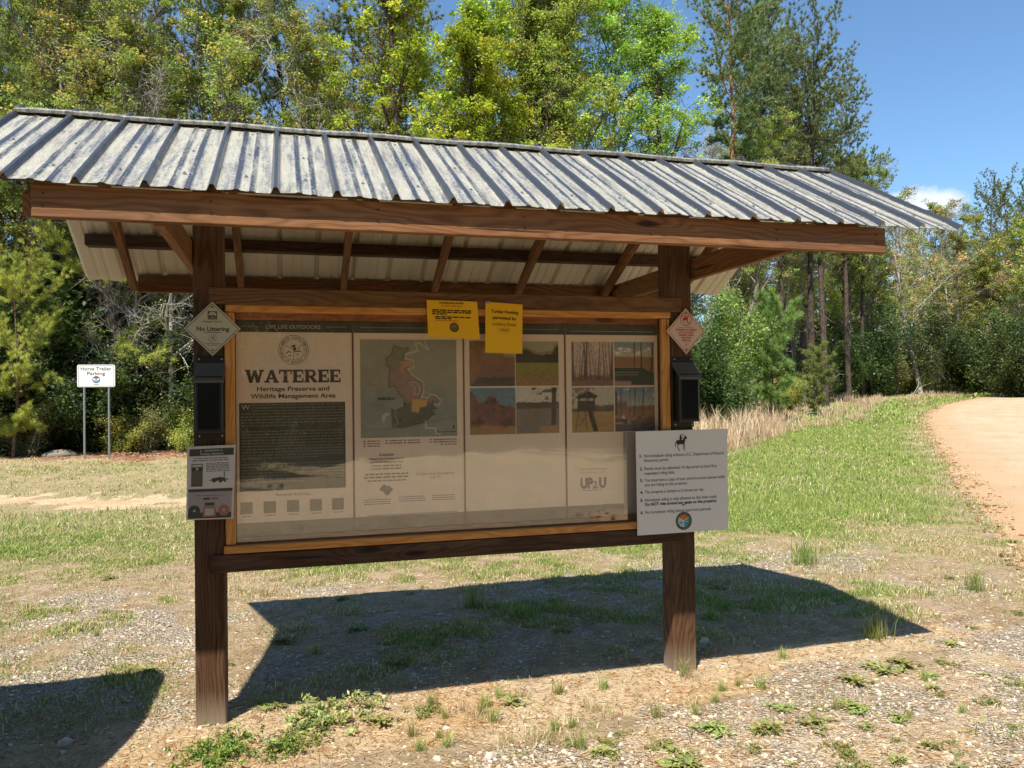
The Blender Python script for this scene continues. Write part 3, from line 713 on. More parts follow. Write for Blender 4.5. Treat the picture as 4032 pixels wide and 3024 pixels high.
named = [
 (BU, .13, -.38, 1.0, "bright green low bushy weed in front of the left post", "ground_weed"),
 (BU2, .62, -.10, 1.15, "pale green mat of weeds just right of the left post's foot", "ground_weed"),
 (BU, .42, -.34, .75, "small bright green weed clump between the two larger ones near the left post", "ground_weed"),
 (W2, .86, -.22, 1.1, "leafy pale weed at the right end of the clump near the left post", "rosette_weed"),
 (W1, 2.34, -.75, 1.0, "broad dandelion-like weed at the left edge of the front gravel", "rosette_weed"),
 (W2, 2.58, -.85, 1.0, "dense leafy weed in the front gravel, below the white rules board", "rosette_weed"),
 (W1, 2.80, -.84, .9, "spreading green weed right of the dense one in the front gravel", "rosette_weed"),
 (W2, 3.36, -.47, 1.1, "leafy green weed at the left end of the long row on the right gravel", "rosette_weed"),
 (W1, 3.60, -.40, 1.2, "big green weed in the middle of the long row on the right gravel", "rosette_weed"),
 (W2, 3.80, -.33, 1.1, "green weed at the right end of the long row on the right gravel", "rosette_weed"),
 (T2, 3.99, .14, 1.35, "tall green grass tuft on the front edge of the roof's shadow tip", "grass_tuft"),
 (T2, 4.97, 2.21, 2.0, "wide green grass clump right of the shadow on the gravel", "grass_tuft"),
 (W1, 1.52, -.16, .9, "grey green rosette weed on the sand in front of the shadow", "rosette_weed"),
 (T1, 2.56, -.06, .9, "small upright grass tuft at the foot of the right post", "grass_tuft"),
 (W2, .41, 1.25, 1.0, "dark green weed in the shadow left of its middle", "rosette_weed"),
 (W1, .86, 1.42, .9, "dark leafy weed in the shadow right of the leftmost one", "rosette_weed"),
 (T2, 5.6, .95, 1.3, "spiky grass tuft beside the road edge at the right", "grass_tuft"),
 (W2, -.35, .92, .9, "green weed at the tip of the left shadow", "rosette_weed"),
 (W1, 2.05, -1.05, 1.1, "green weed cut by the bottom edge below the gravel's left end", "rosette_weed"),
 (W3, 1.66, -.72, 1.0, "flat starry weed at the bottom on brown dirt", "rosette_weed"),
 (W2, 4.35, -.1, .8, "small dark rosette on the pinkish gravel right of the shadow tip", "rosette_weed"),
 (T2, 1.75, 1.75, 1.2, "tall soft green tuft inside the shadow beneath the panels", "grass_tuft"),
]
for me, x_, y_, sc_, lab, nm in named: plant(nm, me, x_, y_, sc_, lab)
for k in range(70):
    if k < 30: x_, y_ = rnd.uniform(.9, 2.9), rnd.uniform(-.62, -.05)
    else:
        dd = rnd.uniform(3.6, 8.5); aa = YAW + rnd.uniform(-.5, .56); x_, y_ = CAM[0] + dd * math.sin(aa), CAM[1] + dd * math.cos(aa)
    if k < 30: plant("grass_tuft", rnd.choice([T1, T1, T3]), x_, y_, rnd.uniform(.45, .8), "small wiry grass tuft on the tan sand strip in front of the board", "weed", "small tufts on the sand strip")
    else: plant("small_weed", rnd.choice([W3, W2, T1, T2, W1, BU3, BU3, T3]), x_, y_, rnd.uniform(.4, .9), "small green weed scattered on gravel and dirt around the board", "weed", "small weeds on the gravel")
for k in range(110):
    dd = rnd.uniform(3.5, 5.4); aa = YAW + rnd.uniform(.02, .56); x_, y_ = CAM[0] + dd * math.sin(aa), CAM[1] + dd * math.cos(aa)
    if sdpoly(np.array([x_]), np.array([y_]), GRAVEL_F)[0] > 0: plant("small_weed", rnd.choice([W3, W2, W1, BU3, BU3, T1]), x_, y_, rnd.uniform(.4, .85), "small green weed growing through the pale front gravel", "weed", "small weeds in the front gravel")
# larger stones lying about
for sx, sy, sz_, lab in [(-.56, -.02, .038, "pinkish angular stone at the lower left in the shade edge"), (.66, .06, .026, "tan rounded stone at the front edge of the shadow near the left post"),
                         (1.27, -.73, .03, "pale flat stone on the dirt at the bottom centre"), (1.15, -.36, .018, "small tan pebble in a sandy tuft left of centre"),
                         (4.45, -.08, .03, "white rounded stone on the gravel right of the shadow"), (2.95, .42, .035, "grey stone in the shadow right of the right post"),
                         (1.05, -.66, .022, "small cream stone left of the pale flat one")]:
    V_, F_, C_ = stones(np.array([0.0]), np.array([0.0]), np.array([sz_]), np.array([(.5, .42, .33)]))
    V_[:, 2] -= HG(np.zeros(1), np.zeros(1))[0]; o = obj("stone", mesh_np("stone", V_, F_, col=C_, mats=[M_STONE]), None, (sx, sy, float(HG(np.array([sx]), np.array([sy]))[0]))); tagit(o, lab, "stone")
# grey boulder by the parking sign
rx, ry = -5.38, 19.8
r_ = np.random.RandomState(4); sv = IV.copy()
bb = B(); V0 = []; 
U_, T_ = np.meshgrid(np.linspace(0, 2 * math.pi, 25)[:-1], np.linspace(0.02, math.pi / 2 + .2, 12)); uu, tt = U_.ravel(), T_.ravel()
rr_ = 1 + .22 * fbm(np.cos(uu) * np.sin(tt) * 2 + 5, np.sin(uu) * np.sin(tt) * 2 + np.cos(tt), 1.4, 4) * 2
BV = np.c_[np.cos(uu) * np.sin(tt) * rr_ * .42, np.sin(uu) * np.sin(tt) * rr_ * .36, np.cos(tt) * rr_ * .17]
ii = np.arange(len(uu)).reshape(12, 24); jn = np.roll(ii, -1, 1)
BF = np.c_[ii[:-1].ravel(), ii[1:].ravel(), jn[1:].ravel(), jn[:-1].ravel()]
M_ROCK = plain("lichen_rock", (.18, .15, .115), rough=.9, var=.35, sc=5)
tagit(obj("boulder", mesh_np("boulder", BV, [BF, np.array([ii[0]])], mats=[M_ROCK], smoothf=True), None, (rx, ry, float(HT(rx, ry)))), "low grey brown boulder in the grass left of the horse trailer sign", "rock")

# ================================================================== the notice board (kiosk)
kiosk = empty("information_kiosk", "wooden notice board kiosk with a ribbed metal gable roof on two square posts", "notice board")
PW = 0.14; PX = 2.529                     # post width, right post's left face
XR0, RIB, NR = -0.744, 0.2284, 19         # roof left end, rib pitch, bays
YF, ZF, YR, ZR, YB, ZB = -0.987, 2.352, 0.094, 2.945, 1.277, 2.314
for px in (0.0, PX):
    b = B()
    zt = 2.78
    b.box(px, px + PW, 0.0, PW, -0.35, zt, axis=2, bev=0.006)
    p = b.build("post", W_POST, kiosk)
def board(name, x0, x1, y0, y1, z0, z1, axis=0, mat=W_BEAM, label=None, parent=kiosk):
    return B().box(x0, x1, y0, y1, z0, z1, axis).build(name, mat, parent, label=label)
front = board("front_beam", -0.438, 3.194, -0.945, -0.907, 2.232, 2.352)
board("back_beam", -0.436, 3.19, 1.19, 1.228, 2.235, 2.342)
board("ridge_beam", -0.436, 3.19, 0.055, 0.093, 2.70, 2.86)
for x0 in (-0.040, PX + PW + 0.002):      # ties on the outer faces of the posts
    b = B(); b.box(x0, x0 + 0.038, -0.905, 1.188, 2.225, 2.345, axis=1); b.build("tie_beam", W_BEAM, kiosk)
# blocks on the posts above the top rail
slopeF = (ZR - ZF) / (YR - YF); slopeB = (ZR - ZB) / (YB - YR)
def rafter(x, side):
    b = B(); w = 0.038; dep = 0.10
    if side > 0: y0, y1, sl = YR, 1.188, -slopeB
    else: y0, y1, sl = YR - 0.002, -0.905, slopeF
    zoff = 0.075                           # purlin and sheet above the rafter
    z0 = ZR - zoff; z1 = ZR + sl * (y1 - y0) - zoff
    prof = [(y0, z0), (y1, z1), (y1, max(z1 - dep, 2.238)), (y0, z0 - dep - .01)]
    vs = [(x, p, q) for p, q in prof] + [(x + w, p, q) for p, q in prof]
    fs = [[0, 1, 2, 3], [7, 6, 5, 4]] + [[i, 4 + i, 4 + (i + 1) % 4, (i + 1) % 4] for i in range(4)]
    g = [(p * 1.2 + x * 9, q + sl * -p, x + xx * .04) for xx in (0, 1) for p, q in prof]
    b.add(vs, fs, g); b.build("rafter", W_BEAM, kiosk)
for x in (-0.476, 0.146, 0.774, 1.370, 1.952, 2.585, 3.150):
    rafter(x, 1); rafter(x, -1)
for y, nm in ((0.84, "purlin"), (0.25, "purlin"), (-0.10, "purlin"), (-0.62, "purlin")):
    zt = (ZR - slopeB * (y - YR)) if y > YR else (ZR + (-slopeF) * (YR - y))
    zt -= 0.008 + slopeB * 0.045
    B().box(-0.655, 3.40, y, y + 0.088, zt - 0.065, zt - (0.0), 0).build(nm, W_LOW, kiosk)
# rails let into the posts
board("top_rail", PW * .52, PX + PW * .5, -0.012, 0.026, 2.036, 2.119, mat=W_RAIL)
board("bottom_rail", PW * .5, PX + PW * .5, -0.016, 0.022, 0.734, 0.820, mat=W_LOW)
# frame
board("frame_trim", 0.134, 2.532, -0.020, 0.018, 0.824, 0.862, mat=W_TRIM)
board("frame_trim", 0.148, 2.532, -0.010, 0.028, 2.001, 2.0355, mat=W_TRIM)
board("frame_trim", 0.1425, 0.190, -0.008, 0.026, 0.865, 1.998, axis=2, mat=W_TRIM)
board("frame_trim", 2.476, 2.526, -0.008, 0.026, 0.865, 1.998, axis=2, mat=W_TRIM)
board("frame_strip", 0.193, 2.473, 0.034, 0.050, 1.966, 2.030, mat=W_STRIP)
board("frame_strip", 0.193, 2.473, 0.034, 0.050, 0.824, 0.889, mat=W_STRIP)
board("back_panel", 0.143, 2.526, 0.054, 0.066, 0.80, 2.06, mat=W_LOW)

# ---- roof sheet: trapezoid ribs with two low pencil ribs in each pan
def roof_profile():
    pts = []
    for i in range(NR):
        x = XR0 + i * RIB
        for dx, dz in ((0.0, .024), (0.007, .0225), (0.017, .002), (0.023, 0.0), (0.072, 0.0), (0.080, .0042), (0.094, .0042), (0.102, 0.0), (0.128, 0.0), (0.136, .0042), (0.150, .0042), (0.158, 0.0), (0.2054, 0.0), (0.2114, .002), (0.2214, .0225)):
            pts.append((x + dx, dz))
    pts.append((XR0 + NR * RIB, .024))
    return np.array(pts)
def galv_mat():
    m, nt, p, _ = new_mat("weathered_galvalume")
    tcn = nt.nodes.new("ShaderNodeTexCoord"); o = tcn.outputs["Object"]
    n1 = noise(nt, o, 70, 6, 0.8); n2 = noise(nt, mapping(nt, o, (26, 2.0, 2.0)), 1.0, 5, 0.65); n3 = noise(nt, o, 210, 2, 0.6)
    ribh = attr(nt, "rib").outputs["Fac"]
    f = mth(nt, 'ADD', mth(nt, 'MULTIPLY', n1, 0.62), mth(nt, 'MULTIPLY', n2, 0.68))
    rib_dark = ramp(nt, ribh, [(0.05, (0, 0, 0)), (0.15, (1, 1, 1))])  # ribs less oxidised; the darker sky they reflect is put into their colour
    f = mth(nt, 'SUBTRACT', f, mth(nt, 'MULTIPLY', rib_dark, 0.13))
    ox = ramp(nt, f, [(0.50, (0, 0, 0)), (0.68, (1, 1, 1))])
    ox = mix(nt, ramp(nt, ribh, [(0.2, (0, 0, 0)), (0.4, (1, 1, 1))]), ox, (0.0, 0.0, 0.0))
    c = mix(nt, ox, mix(nt, rib_dark, (0.33, 0.325, 0.31), (0.15, 0.15, 0.15)), ramp(nt, n3, [(0.3, (0.19, 0.18, 0.14)), (0.5, (0.37, 0.355, 0.29)), (0.7, (0.52, 0.50, 0.42))]))
    dirt = ramp(nt, noise(nt, mapping(nt, o, (42, 5, 5)), 1.0, 5, .75), [(0.50, (0, 0, 0)), (0.68, (.75,) * 3)])
    c = mix(nt, dirt, c, (0.17, 0.15, 0.12))
    nt.links.new(c, p.inputs["Base Color"])
    mr = nt.nodes.new("ShaderNodeMapRange"); nt.links.new(ox, mr.inputs[0]); mr.inputs[3].default_value = 0.75; mr.inputs[4].default_value = 0.25
    nt.links.new(mr.outputs[0], p.inputs["Metallic"])
    r2 = nt.nodes.new("ShaderNodeMapRange"); nt.links.new(ox, r2.inputs[0]); r2.inputs[3].default_value = 0.27; r2.inputs[4].default_value = 0.62
    nt.links.new(r2.outputs[0], p.inputs["Roughness"])
    bump(nt, p, n1, 0.25, 0.002)
    return m
M_GALV = galv_mat()
M_UNDER = plain("beige_sheet_underside", (0.70, 0.64, 0.52), rough=0.55, var=0.16, sc=3)
def sheet(y0, z0, y1, z1, flip, name):
    pr = roof_profile(); n = len(pr); ns = 26
    sl = np.array([y1 - y0, z1 - z0]); ln = np.linalg.norm(sl); t = sl / ln; nrm = np.array([-t[1], t[0]]); nrm = nrm if nrm[1] > 0 else -nrm
    V = []; R = []
    for lay in (0, 1):
        for k in range(ns):
            s = ln * k / (ns - 1)
            wv = 0.0035 * fbm(pr[:, 0] * 1.0, np.full(n, k * .3 + (9 if flip else 0)), 2.2, 3) * 2 + (0.004 * np.sin(pr[:, 0] * 27.5 + 1.3) * (k == ns - 1))
            dz = pr[:, 1] + wv - lay * 0.0016
            V.append(np.c_[pr[:, 0], y0 + t[0] * s + nrm[0] * dz, z0 + t[1] * s + nrm[1] * dz]); R.append(pr[:, 1] / .024)
    V = np.concatenate(V); R = np.concatenate(R)
    i = np.arange(ns * n).reshape(ns, n); f0 = np.c_[i[:-1, :-1].ravel(), i[:-1, 1:].ravel(), i[1:, 1:].ravel(), i[1:, :-1].ravel()]
    o2 = ns * n; f1 = f0[:, ::-1] + o2
    ed = [(i[-1, k], i[-1, k + 1], i[-1, k + 1] + o2, i[-1, k] + o2) for k in range(n - 1)] + [(i[k, 0], i[k + 1, 0], i[k + 1, 0] + o2, i[k, 0] + o2) for k in range(ns - 1)] + [(i[k, -1], i[k + 1, -1], i[k + 1, -1] + o2, i[k, -1] + o2) for k in range(ns - 1)]
    F = np.vstack([f0, f1, np.array(ed)]); mi = np.r_[np.zeros(len(f0)), np.ones(len(f1)), np.zeros(len(ed))]
    me = mesh_np(name, V, F, mats=[M_GALV, M_UNDER], attrs=dict(rib=R), midx=mi)
    return obj(name, me, kiosk)
fs_ = sheet(YR - 0.02, ZR - 0.004, YF, ZF, False, "roof_sheet")
bs_ = sheet(YR + 0.02, ZR - 0.004, YB, ZB, True, "roof_sheet")
# hex screws on the front sheet
b = B()
for i in range(NR):
    for fy_ in (0.17, 0.52, 0.83):
        x = XR0 + i * RIB + 0.115; y = YR + (YF - YR) * fy_; z = ZR + (ZF - ZR) * fy_
        b.tube([(x, y, z), (x, y - .002, z + .0035)], 0.0085, 8); b.tube([(x, y - .002, z + .003), (x, y - .004, z + .009)], 0.0048, 6)
b.build("screw_heads", M_STEEL, fs_)
# ridge cap
def cap():
    up = 0.012
    cs = .36; prof = [(-0.142, -0.142 * cs - 0.013), (-0.145, -0.145 * cs), (-0.13, -0.13 * cs + .004), (-0.075, -0.075 * cs + .003), (-0.012, -0.004), (0.0, 0.003), (0.012, -0.004), (0.075, -0.075 * cs + .003), (0.13, -0.13 * cs + .004), (0.145, -0.145 * cs), (0.142, -0.142 * cs - .013)]
    prof = np.array(prof); n = len(prof); xs_ = np.linspace(XR0 + 0.0, XR0 + NR * RIB - 0.02, 60); V = []
    for lay in (0, 1):
        for x in xs_:
            w = .003 * math.sin(x * 9)
            V.append(np.c_[np.full(n, x), YR + prof[:, 0] * (1 if lay == 0 else .985), ZR + up + prof[:, 1] + w - lay * .0016])
    V = np.concatenate(V); i = np.arange(60 * n).reshape(60, n); f0 = np.c_[i[:-1, :-1].ravel(), i[:-1, 1:].ravel(), i[1:, 1:].ravel(), i[1:, :-1].ravel()]
    o2 = 60 * n; e = [(i[e_, k], i[e_, k + 1], i[e_, k + 1] + o2, i[e_, k] + o2) for e_ in (0, -1) for k in range(n - 1)] + [(i[k, q], i[k + 1, q], i[k + 1, q] + o2, i[k, q] + o2) for q in (0, -1) for k in range(59)]
    F = np.vstack([f0[:, ::-1], f0 + o2, np.array(e)]); mi = np.r_[np.zeros(len(f0)), np.ones(len(f0)), np.zeros(len(e))]
    me = mesh_np("ridge_cap", V, F, mats=[M_GALV, M_UNDER], attrs=dict(rib=np.full(len(V), .08)), midx=mi)
    return obj("ridge_cap", me, kiosk)
cp = cap(); b = B()
for i in range(0, NR):
    x = XR0 + i * RIB + .002; y = YR - 0.125; z = ZR + .012 - 0.125 * .36 + .004
    b.tube([(x, y, z), (x, y - .003, z + .007)], 0.006, 6)
b.build("screw_heads", M_STEEL, cp)
# nail heads and dark runs on the front beam and rails
b = B()
for x in (-0.40, 0.165, 0.79, 1.39, 1.97, 2.60, 3.14):
    for z in (2.275, 2.318): b.tube([(x + rnd.uniform(-.01, .01), -0.9445, z), (x, -0.9475, z)], 0.0042, 8)
b.build("nail_heads", plain("rusty_nail", (.05, .025, .015), .7), front)

# ---- printed panels behind the acrylic
cream = (0.93, 0.75, 0.575)
M_CREAM = plain("cream_panel_print", cream, rough=0.6, var=0.03, sc=1.5, spec=.2)
M_OLIVE = plain("olive_ink", (0.062, 0.060, 0.033), rough=0.65, var=0.05)
M_BROWNINK = plain("brown_ink", (0.060, 0.030, 0.018), rough=0.65, var=0.05)
M_CREAMINK = plain("cream_ink", (0.55, 0.45, 0.34), rough=0.65, var=0.02)
M_DIMINK = plain("dim_cream_ink", (0.20, 0.175, 0.115), rough=0.65, var=0.05)
M_FOOT = plain("khaki_ink", (0.24, 0.19, 0.125), rough=0.65, var=0.25, sc=12)
M_SQ = plain("taupe_ink", (0.20, 0.155, 0.105), rough=0.65, var=0.15, sc=50)
M_FADED = plain("faded_red_ink", (0.45, 0.20, 0.13), rough=0.65)
M_GREYINK = plain("slate_ink", (0.16, 0.13, 0.12), rough=0.65)
def panel(x0, x1, z0=0.8925, z1=1.9625, y=0.049):
    b = B(); b.box(x0, x1, y, y + .003, z0, z1, bev=.0005); p = b.build("info_panel", M_CREAM, kiosk)
    s = Sheet((x0, z1), (x1, z1), (x1, z0), (x0, z0), y)
    s.L("header_band", M_OLIVE, .0010); s.L("footer_band", M_FOOT, .0010); s.L("lettering", M_BROWNINK, .0014); s.L("header_lettering", M_CREAMINK, .0020)
    s.L("text_block", M_OLIVE, .0010); s.L("body_text", M_DIMINK, .0018); s.L("faded_lettering", M_FADED, .0014); s.L("small_text", M_GREYINK, .0014)
    s.rect("header_band", 0, s.h - .056, s.w, s.h); s.rect("footer_band", 0, 0, s.w, .067)
    return p, s
# panel 1
p, s = panel(0.192, 0.7575)
X = lambda x: x - 0.192
Z = lambda z: z - 0.8925
s.rect("header_lettering", X(.225), Z(1.934), X(.317), Z(1.9355)); s.rect("header_lettering", X(.625), Z(1.934), X(.731), Z(1.9355))
s.text("header_lettering", "LIVE LIFE OUTDOORS", X(.336), X(.602), Z(1.9245), .019, bold=.012)
cx, cz = X(.469), Z(1.818)
s.disc("lettering", cx, cz, .0745, .0725, 48); s.disc("lettering", cx, cz, .0525, .0508, 48)
s.ring("lettering", "SOUTH CAROLINA", cx, cz, .0625, .0135, math.pi / 2, bold=.03)
s.ring("lettering", "DEPARTMENT OF NATURAL RESOURCES", cx, cz, .0625, .0115, -math.pi / 2, flip=True, bold=.03)
for a in (90 + 180, 30, 150):
    ca, sa = math.cos(math.radians(a)), math.sin(math.radians(a)); s.poly("lettering", [(cx + sa * .0009, cz - ca * .0009), (cx + ca * .0515 + sa * .0009, cz + sa * .0515 - ca * .0009), (cx + ca * .0515 - sa * .0009, cz + sa * .0515 + ca * .0009), (cx - sa * .0009, cz + ca * .0009)])
# the emblem's bird, boat, deer and palm marks
s.poly("lettering", [(cx - .014, cz + .013), (cx - .004, cz + .024), (cx + .014, cz + .026), (cx + .006, cz + .019), (cx + .012, cz + .006), (cx + .008, cz - .006), (cx - .004, cz + .001), (cx + .003, cz + .012)])
s.poly("lettering", [(cx + .003, cz - .006), (cx + .034, cz - .004), (cx + .036, cz - .009), (cx + .004, cz - .011)])
s.poly("lettering", [(cx + .020, cz + .002), (cx + .031, cz + .008), (cx + .028, cz + .001)])
s.poly("lettering", [(cx - .040, cz - .017), (cx - .024, cz - .005), (cx - .012, cz - .013), (cx - .014, cz - .016), (cx - .024, cz - .010), (cx - .038, cz - .020)])
s.poly("lettering", [(cx + .012, cz - .03), (cx + .020, cz - .018), (cx + .028, cz - .028), (cx + .022, cz - .024)])
s.poly("lettering", [(cx - .03, cz - .03), (cx - .008, cz - .026), (cx - .01, cz - .029), (cx - .028, cz - .033)])
# WATEREE in slab serif
def slab(s, layer, x0, y0, h, word, total, wd=.27):
    def stroke(a, b, w):
        a, b = np.array(a, float), np.array(b, float); d = b - a; d /= np.linalg.norm(d); n = np.array([-d[1], d[0]]) * w / 2
        return [a - n, b - n, b + n, a + n]
    G = {'W': (1.35, [((.16, 1), (.42, 0)), ((.42, 0), (.675, .95)), ((.675, .95), (.93, 0)), ((.93, 0), (1.19, 1))], [(0, 1, .36), (.55, 1, .28) if 0 else (.0, 1, .0), (1.0, 1, .36)]),
         'A': (1.05, [((.16, 0), (.52, 1)), ((.52, 1), (.88, 0))], [(0, 0, .38), (.67, 0, .38)]),
         'T': (.95, [((.475, 0), (.475, 1))], [(.27, 0, .41)]), 'E': (.86, [((.22, 0), (.22, 1))], []), 'R': (.98, [((.22, 0), (.22, 1))], [(.02, 0, .38)])}
    wtot = sum(G[c][0] for c in word) + .03 * (len(word) - 1); kx = total / wtot; x = x0; sf = .14
    for c in word:
        w, st, sr = G[c]; P = []
        for a, b_ in st:
            P.append(stroke(a, b_, wd * (.62 if (c == 'W' and a[1] < b_[1]) or (c == 'A' and a[1] < b_[1]) else 1)))
        for sx, sy, sl in sr:
            if sl: y_ = 0 if sy == 0 else 1 - sf; P.append([(sx, y_), (sx + sl, y_), (sx + sl, y_ + sf), (sx, y_ + sf)])
        if c == 'A': P.append([(.28, .26), (.76, .26), (.76, .39), (.28, .39)])
        if c == 'T': P += [[(0, .86), (.95, .86), (.95, 1), (0, 1)], [(0, .66), (.1, .66), (.1, 1), (0, 1)], [(.85, .66), (.95, .66), (.95, 1), (.85, 1)]]
        if c == 'E': P += [[(.02, 0), (.84, 0), (.84, .14), (.02, .14)], [(.02, .86), (.82, .86), (.82, 1), (.02, 1)], [(.2, .44), (.62, .44), (.62, .57), (.2, .57)], [(.74, 0), (.84, 0), (.84, .34), (.74, .34)], [(.72, .68), (.82, .68), (.82, 1), (.72, 1)], [(.55, .36), (.63, .36), (.63, .65), (.55, .65)]]
        if c == 'R':
            P += [[(.02, .86), (.60, .86), (.60, 1), (.02, 1)], [(.2, .42), (.60, .42), (.60, .55), (.2, .55)], stroke((.50, .46), (.82, .04), wd * .95), [(.68, 0), (.98, 0), (.98, .13), (.68, .13)]]
            for i in range(8):
                a0, a1 = -math.pi / 2 + math.pi * i / 8, -math.pi / 2 + math.pi * (i + 1) / 8
                P.append([(.58 + .29 * math.cos(a0), .71 + .29 * math.sin(a0)), (.58 + .29 * math.cos(a1), .71 + .29 * math.sin(a1)), (.58 + .07 * math.cos(a1), .71 + .15 * math.sin(a1)), (.58 + .07 * math.cos(a0), .71 + .15 * math.sin(a0))])
        for k, q in enumerate(P):
            b_, m_, lf = s.layers[layer]; q = np.array(q, float); q[:, 1] = np.clip(q[:, 1], 0, 1)
            b_.add(s.uv(np.c_[x + q[:, 0] * kx, y0 + q[:, 1] * h], lf + .00006 * (k % 7)), [[0, 1, 2, 3]])
        x += (w + .03) * kx
slab(s, "lettering", X(.236), Z(1.653), .065, "WATEREE", .464)
s.text("lettering", "Heritage Preserve and", X(.291), X(.642), Z(1.6115), .0225, bold=.016)
s.text("lettering", "Wildlife Management Area", X(.260), X(.674), Z(1.5755), .0225, bold=.016)
s.rect("text_block", X(.206), Z(1.115), X(.721), Z(1.553))
s.text("header_lettering", "W", X(.216), X(.258), Z(1.519), .026, bold=.01)
yy = 1.540; k = 0
for para, lastf in ((8, .55), (10, .75), (7, .6)):
    for q in range(para):
        ind = .048 if (k < 3) else 0
        s.words("body_text", X(.216) + ind, X(.712), Z(yy), .0062, seed=k, last=(lastf if q == para - 1 else 1)); yy -= .0148; k += 1
    yy -= .014
s.text("small_text", "Featured Activities", X(.379), X(.543), Z(1.086), .014)
for a, b_ in ((.208, .266), (.318, .377), (.430, .489), (.541, .601), (.651, .710)):
    s.L("icon_square#%g" % a, M_SQ, .0012); s.rect("icon_square#%g" % a, X(a), Z(1.003), X(b_), Z(1.062)); s.words("small_text", X(a) + .008, X(b_) - .004, Z(.990), .004, seed=int(a * 100))
for a in (.237, .459, .570):
    s.poly("small_text", [(X(a) - .012, Z(1.018)), (X(a) + .012, Z(1.018)), (X(a) + .004, Z(1.045)), (X(a) - .004, Z(1.04))])
s.flush(p)
# panel 2
p2, s = panel(0.7665, 1.3390)
X = lambda x: x - 0.7665
s.rect("header_lettering", X(.80), Z(1.934), X(1.306), Z(1.9355))
def map_paint(u, v):
    W_, H_ = 785., 800.
    px = 80 + u * W_; py = 872 - v * H_
    c = fill(u, .235, .215, .150); c = mixp(c, fill(u, .20, .205, .165), smooth(.5 + (py - 480) / 120))
    c *= (1 + .16 * nz2(u, v, 9)[:, None])
    c = put(c, smooth((nz2(u, v, 8, 3) - .42) * 6) * (px < 330) * .8, (.40, .36, .25)); c = put(c, smooth((nz2(u, v, 22, 5) - .5) * 5) * .5, (.34, .31, .24))
    MP = [(350, 115), (420, 150), (465, 135), (470, 160), (440, 170), (430, 235), (500, 235), (500, 300), (455, 300), (480, 345), (500, 360), (530, 400), (585, 430), (580, 500), (560, 545), (620, 560), (640, 530), (670, 530), (720, 570), (715, 600), (680, 600), (665, 580), (665, 620), (700, 645), (650, 640), (680, 690), (650, 700), (610, 745), (540, 765), (420, 795), (335, 790), (325, 635), (350, 655), (430, 620), (430, 555), (390, 520), (350, 450), (305, 460), (315, 295), (290, 290), (285, 225), (330, 190)]
    d = sdpoly(px, py, MP); ins = smooth(d / 5 + .5)
    col = mixp(mixp(fill(u, .17, .15, .085), fill(u, .235, .150, .115), smooth((py - 290) / 60)), fill(u, .105, .100, .070), smooth((py - 560) / 60)) * (1 + .15 * nz2(u, v, 14, 8)[:, None])
    c = c * (1 - ins[:, None]) + col * ins[:, None]
    for pg, cc in (([(495, 560), (620, 570), (610, 620), (555, 630), (545, 675), (485, 662)], (.42, .25, .085)), ([(390, 255), (500, 240), (500, 300), (430, 300)], (.36, .21, .09)), ([(395, 290), (430, 295), (440, 340), (405, 340)], (.34, .18, .08))):
        c = put(c, smooth(sdpoly(px, py, pg) / 4 + .5), cc)
    c = put(c, np.exp(-(d / 4.0) ** 2) * .85, (.055, .045, .035))
    def line(c, pts, w, cc, a=.9):
        for (x0, y0), (x1, y1) in zip(pts[:-1], pts[1:]):
            t = np.clip(((px - x0) * (x1 - x0) + (py - y0) * (y1 - y0)) / ((x1 - x0) ** 2 + (y1 - y0) ** 2), 0, 1)
            dd = np.hypot(px - x0 - t * (x1 - x0), py - y0 - t * (y1 - y0)); c = put(c, np.exp(-(dd / w) ** 2) * a, cc)
        return c
    c = line(c, [(600, 80), (632, 155), (560, 98), (525, 105), (545, 165), (450, 190), (440, 230), (505, 240), (508, 300), (460, 310), (500, 365), (590, 430), (588, 505), (568, 548), (620, 556), (645, 525), (690, 535), (728, 572), (715, 608), (672, 600)], 4.5, (.46, .43, .34))
    c = line(c, [(605, 745), (605, 800), (680, 805), (690, 845), (720, 855)], 6, (.42, .39, .31)); c = line(c, [(90, 815), (430, 790), (865, 712)], 3, (.12, .10, .08)); c = line(c, [(480, 420), (530, 425), (560, 470), (550, 520), (510, 520), (520, 470), (470, 430)], 4, (.42, .30, .22))
    c = line(c, [(360, 650), (350, 690), (380, 740), (350, 790)], 4, (.24, .22, .17))
    return c * 1.55
s.photo(map_paint, X(.799), Z(1.364), X(1.304), Z(1.873), 150, 150, name="map_print", parent=p2)
s.L("map_lettering", M_INK, .0026); s.L("map_label", M_CREAMINK, .0032)
mx = lambda px: X(.799) + (px - 80) / 785 * .505
mz = lambda py: Z(1.873) - (py - 72) / 800 * .509
s.rect("map_lettering", mx(218), mz(565), mx(352), mz(545)); s.text("map_label", "YOU ARE HERE", mx(224), mx(346), mz(561), .0075)
s.rect("map_lettering", mx(690), mz(838), mx(855), mz(834)); s.poly("map_lettering", [(mx(835), mz(775)), (mx(843), mz(795)), (mx(838), mz(806)), (mx(832), mz(806)), (mx(826), mz(795))])
s.rect("map_lettering", mx(388), mz(742), mx(400), mz(726)); s.rect("map_lettering", mx(424), mz(612), mx(438), mz(594))
k = 0
for lx, ly, n_ in ((.812, 1.345, 3), (.925, 1.345, 2), (1.02, 1.345, 2), (1.155, 1.345, 2), (1.215, 1.345, 3)):
    for q in range(n_): s.words("small_text", X(lx) + .02, X(lx) + .085, Z(ly - .013 * q), .0048, seed=40 + k); k += 1; s.rect("small_text", X(lx), Z(ly - .013 * q), X(lx) + .010, Z(ly - .013 * q) + .006)
s.text("lettering", "Location", X(.893), X(.968), Z(1.270), .0145, bold=.01)
